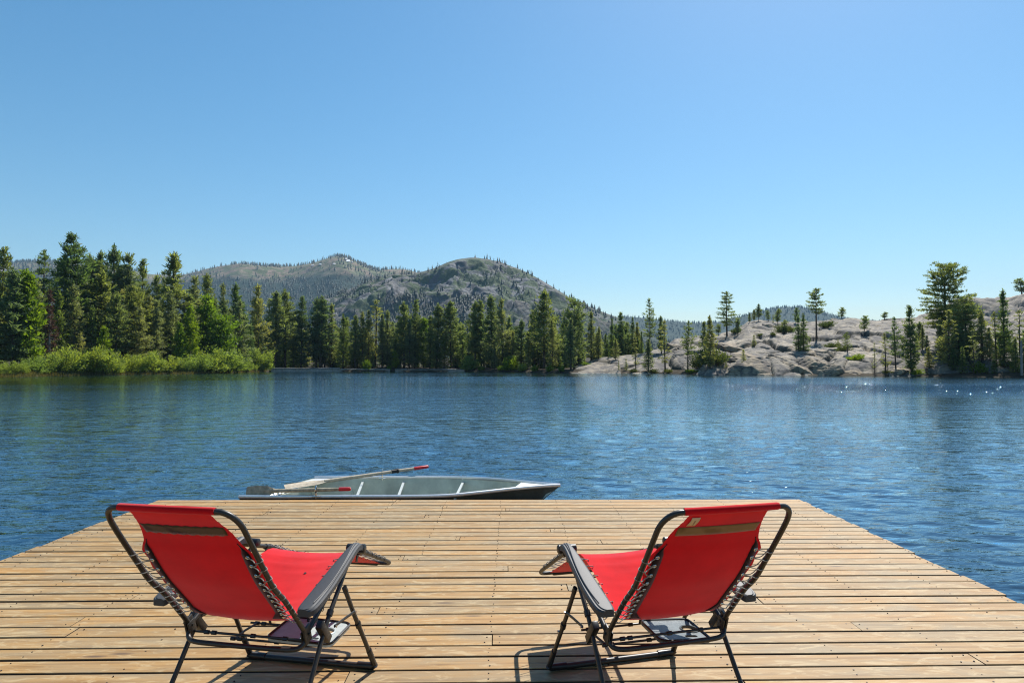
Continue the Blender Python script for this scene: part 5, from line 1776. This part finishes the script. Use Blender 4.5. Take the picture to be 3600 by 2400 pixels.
# ------------------------------------------------------------------ the rowing boat
def gun(u, v, z):
    d = ray(u, v); t = (z - EYE) / d[2]
    return np.array([d[0] * t, d[1] * t, z])


NEAR = [(840, 1747, 0.0), (1000, 1748, .0), (1180, 1747, .0), (1384, 1746.7, .0), (1560, 1744, .01), (1688, 1732.5, .035), (1815, 1718.7, .065), (1921, 1709.5, .090), (1970, 1707, .10)]
FAR = [(1106, 1680, 0.0), (1220, 1679, .0), (1282, 1678.7, .0), (1401, 1678.7, .0), (1560, 1678.5, .01), (1688, 1682, .035), (1773, 1688, .065), (1880, 1698.5, .090), (1968, 1706, .10)]
Ng = np.array([gun(*p) for p in NEAR]); Fg = np.array([gun(*p) for p in FAR])
NSEC = 40


def resamp(A):
    S = np.array(spline([tuple(a) for a in A], 8))
    d = np.concatenate([[0], np.cumsum(np.linalg.norm(np.diff(S, axis=0), axis=1))]); d /= d[-1]
    q = np.linspace(0, 1, NSEC)
    return np.stack([np.interp(q, d, S[:, k]) for k in range(3)], -1)


Ng, Fg = resamp(Ng), resamp(Fg)
boat = tag(empty("rowing_boat", (float((Ng[0] + Fg[0])[0]) / 2 + 1.7, 8.15, WATER - 0.1)), "grey green aluminium rowing boat moored at the end of the dock", "boat")
boat_o = Vector(boat.location)
boat.location = boat_o


def sec(i, inner):
    """one cross section of the hull from the near gunwale round the bottom to the far gunwale"""
    q = i / (NSEC - 1)
    n, f = Ng[i], Fg[i]
    c = (n + f) / 2; hw = (f - n) / 2
    keel = WATER - 0.10 + 0.035 + max(0, (q - .80) / .20) ** 2.2 * 0.34
    stem = max(0, (q - .90) / .10)
    flat = np.interp(q, [0, .5, .8, 1.0], [.74, .72, .45, .05])
    ins = 0.010 if inner else 0.0
    pts = []
    for s, lv in ((-1, 1.0), (-1, .66), (-1, .33), (-1, .10), (-1, 0.0), (-.5, 0.0), (0, 0.0), (.5, 0.0), (1, 0.0), (1, .10), (1, .33), (1, .66), (1, 1.0)):
        wv = 1.0 if lv >= 1 else (flat + (1 - flat) * (lv ** .75))
        if abs(s) < 1: wv = flat
        topz = c[2]
        z = keel + (topz - keel) * lv + (ins if lv < 1 else 0)
        p = c + hw * (s * wv * (1 - ins * 1.5))
        back = (1 - lv) * (0.0 + stem * 0.20 * 1.0) + (1 - lv) * max(0, (q - .5)) * 0.16
        p = p - np.array([0.99, 0.0, 0]) * back
        pts.append((p[0] - boat_o.x, p[1] - boat_o.y, z - boat_o.z))
    return pts


out_s = [sec(i, False) for i in range(NSEC)]; in_s = [sec(i, True) for i in range(NSEC)]
k13 = 13
o = link("hull", mesh_np("hull", np.array(out_s).reshape(-1, 3), grid_faces(NSEC, k13)), M_ALU_OUT, boat, smooth=True)
o = link("hull_lining", mesh_np("hull_lining", np.array(in_s).reshape(-1, 3), grid_faces(NSEC, k13)[:, ::-1]), M_ALU_IN, boat, smooth=True)
bl = lambda p: (p[0] - boat_o.x, p[1] - boat_o.y, p[2] - boat_o.z)
# transom: low in the middle where the motor board sits
T = out_s[0]
mid_l = [T[k] for k in range(1, k13 - 1)]
tr = MB()
up_n, up_f = Vector(T[0]), Vector(T[-1])
notch = [up_n, up_n.lerp(up_f, .20), up_n.lerp(up_f, .27) - Vector((0, 0, .10)), up_n.lerp(up_f, .73) - Vector((0, 0, .10)), up_n.lerp(up_f, .80), up_f]
ring = [tuple(p) for p in notch] + [tuple(p) for p in reversed(mid_l)]
inn = [tuple(Vector(p) + Vector((.018, 0, 0))) for p in ring]
nR = len(ring)
tr.add(ring + inn, [tuple(range(nR)), tuple(reversed(range(nR, 2 * nR)))] + [(k, (k + 1) % nR, nR + (k + 1) % nR, nR + k) for k in range(nR)])
tr.build("transom", M_ALU_IN, boat, smooth=False)
mb = MB()
a, b = notch[2] + Vector((-.03, 0.03, .012)), notch[3] + Vector((-.03, -0.03, .012))
mb.tube([a, b], .020, 4)
mbd = mb.build("motor_board", M_ALU_W, boat, smooth=False)
mb = MB()
for f_ in (.42, .56):
    c = a.lerp(b, f_)
    mb.tube([c + Vector((-.03, 0, -.04)), c + Vector((-.03, 0, .045)), c + Vector((.03, 0, .045)), c + Vector((.035, 0, -.02))], .010, 6)
mb.build("clamp", M_STEEL, mbd)
# gunwale rails
for G in (Ng, Fg):
    mb = MB(); mb.tube([bl(p + np.array([0, 0, .006])) for p in G], .021, 8, flat=0.8)
    mb.build("gunwale", M_ALU, boat)
# corner plates, bow plate, spreader bars
for G, s in ((Ng, 1), (Fg, -1)):
    p0, p1 = Vector(bl(G[0])), Vector(bl(G[4])); p2 = p0.lerp(Vector(bl((Fg if s > 0 else Ng)[0])), .20)
    mb = MB(); zt = Vector((0, 0, -.004)); zb = Vector((0, 0, -.012))
    mb.add([tuple(q + zt) for q in (p0, p1, p2)] + [tuple(q + zb) for q in (p0, p1, p2)], [(0, 1, 2), (5, 4, 3), (0, 3, 4, 1), (1, 4, 5, 2), (2, 5, 3, 0)])
    mb.build("corner_plate", M_ALU_W, boat, smooth=False)
iB = 33
pl = [Vector(bl(Ng[k])) for k in range(iB, NSEC)] + [Vector(bl(Fg[k])) for k in range(NSEC - 1, iB - 1, -1)]
mb = MB(); nP = len(pl)
mb.add([tuple(q + Vector((0, 0, .004))) for q in pl] + [tuple(q + Vector((0, 0, -.006))) for q in pl], [tuple(range(nP)), tuple(reversed(range(nP, 2 * nP)))] + [(k, nP + k, nP + (k + 1) % nP, (k + 1) % nP) for k in range(nP)])
mb.build("bow_plate", M_ALU_W, boat, smooth=False)
for (uf, un) in ((1289, 1256), (1411, 1387), (1624, 1610)):
    pf = min(Fg, key=lambda p: abs((1800 + FPX * p[0] / p[1]) - uf)); pn = min(Ng, key=lambda p: abs((1800 + FPX * p[0] / p[1]) - un))
    A_, B_ = Vector(bl(pf)) + Vector((0, -.01, -.045)), Vector(bl(pn)) + Vector((0, .01, -.030))
    w_ = .015
    mb = MB()
    mb.add([tuple(q + Vector((sx * w_, 0, sz))) for q in (A_, B_) for sx in (-1, 1) for sz in (0, -.018)], [(0, 2, 6, 4), (1, 5, 7, 3), (0, 4, 5, 1), (2, 3, 7, 6), (0, 1, 3, 2), (4, 6, 7, 5)])
    th_ = mb.build("thwart_bar", M_ALU_B, boat, smooth=False)
    MB().tube([A_ + Vector((0, .012, .05)), A_ + Vector((0, .008, -.06))], .016, 6).build("bar_bracket", M_ALU, th_)
# ribs pressed into the bottom
for k in (6, 13, 20, 27):
    mb = MB(); mb.tube([tuple(np.array(q) + np.array([0, 0, .006])) for q in in_s[k][1:-1]], .012, 6)
    mb.build("rib", M_ALU_IN, boat)


def oarlock(p, name="oarlock"):
    p = Vector(p)
    mb = MB()
    mb.tube([p + Vector((0, 0, -.02)), p + Vector((0, 0, .045))], .010, 8)
    mb.tube([p + Vector((0, .034 * math.cos(q), .083 + .038 * math.sin(q))) for q in np.linspace(R(-90), R(250), 14)], .008, 7)
    mb.box((p.x, p.y, p.z + .004), (.09, .045, .012), None, .003)
    mb.build(name, M_STEEL, boat)


oarlock(bl((-1.715, 8.78, .012)))
oarlock(bl((-2.235, 7.585, .010)))


def oar(label, tip, lock, end, face, mat, matb, collar):
    """blade at tip, grip at end; face = sideways direction of the blade"""
    rt = tag(empty("oar", lock), label, "oar", "oars on the rowing boat")
    o_ = Vector(lock); tip, end = Vector(tip) - o_, Vector(end) - o_
    ax = (end - tip).normalized(); L = (end - tip).length
    fc = Vector(face); fc = (fc - ax * fc.dot(ax)).normalized(); nr = ax.cross(fc)
    at_ = lambda q: tip + ax * (q * L)
    mb = MB(); mb.tube([at_(.26), at_(.36), at_(.6), at_(.9)], [.021, .022, .022, .0195], 10)
    mb.build("shaft", mat, rt)
    pr = [(0.0, .052), (.012, .060), (.10, .066), (.20, .060), (.245, .040), (.28, .024), (.31, .021)]
    vs_, fs_ = [], []
    for q, w_ in pr:
        th_ = .006 + .016 * max(0, (q - .15) / .16)
        c = at_(q)
        vs_ += [c + fc * w_, c + nr * th_, c - fc * w_, c - nr * th_]
    for i in range(len(pr) - 1):
        for k in range(4): fs_.append((i * 4 + k, i * 4 + (k + 1) % 4, (i + 1) * 4 + (k + 1) % 4, (i + 1) * 4 + k))
    fs_ += [(3, 2, 1, 0), tuple(len(pr) * 4 - 4 + k for k in range(4))]
    mb = MB(); mb.add(vs_, fs_); mb.build("blade", matb, rt, smooth=False)
    mb = MB(); mb.tube([at_(.89), at_(.895), at_(.99), at_(1.0)], [.021, .0225, .0215, .015], 10)
    mb.build("grip", M_REDP, rt)
    if collar:
        mb = MB(); mb.tube([at_(collar - .022), at_(collar + .018), at_(collar + .02), at_(collar + .028)], [.026, .026, .034, .034], 12)
        mb.build("collar", M_BLACKRUB, rt)
    return rt


oar("long grey oar tilted up through the far oarlock, with a red grip and black collar", (-2.80, 8.18, .012), (-1.70, 8.76, .095), (-1.14, 9.05, .128), (0, .95, .30), M_OAR, M_OAR, .745)
oar("mossy oar with a red grip lying along the near side of the rowing boat", (-3.07, 7.68, .050), (-2.235, 7.60, .085), (-1.84, 7.585, .098), (0, .35, 1), M_OARD, M_OARD, None)
# ------------------------------------------------------------------ air
hz_b = bpy.data.meshes.new("haze")
bmz = bmesh.new(); bmesh.ops.create_cube(bmz, size=1.0)
for v in bmz.verts: v.co = Vector((v.co.x * 11000, v.co.y * 4900 + 2300, (v.co.z + 0.5) * 600 - 4))
bmz.to_mesh(hz_b); bmz.free()
m, nt, out = new_mat("thin_haze")
pv = nt.nodes.new("ShaderNodeVolumePrincipled")
pv.inputs["Color"].default_value = (0.46, 0.73, 1.0, 1)
pv.inputs["Density"].default_value = 0.00007
pv.inputs["Anisotropy"].default_value = 0.0
nt.links.new(pv.outputs[0], out.inputs["Volume"])
HAZE = True
if HAZE:
    tag(link("haze", hz_b, m), kind="stuff")
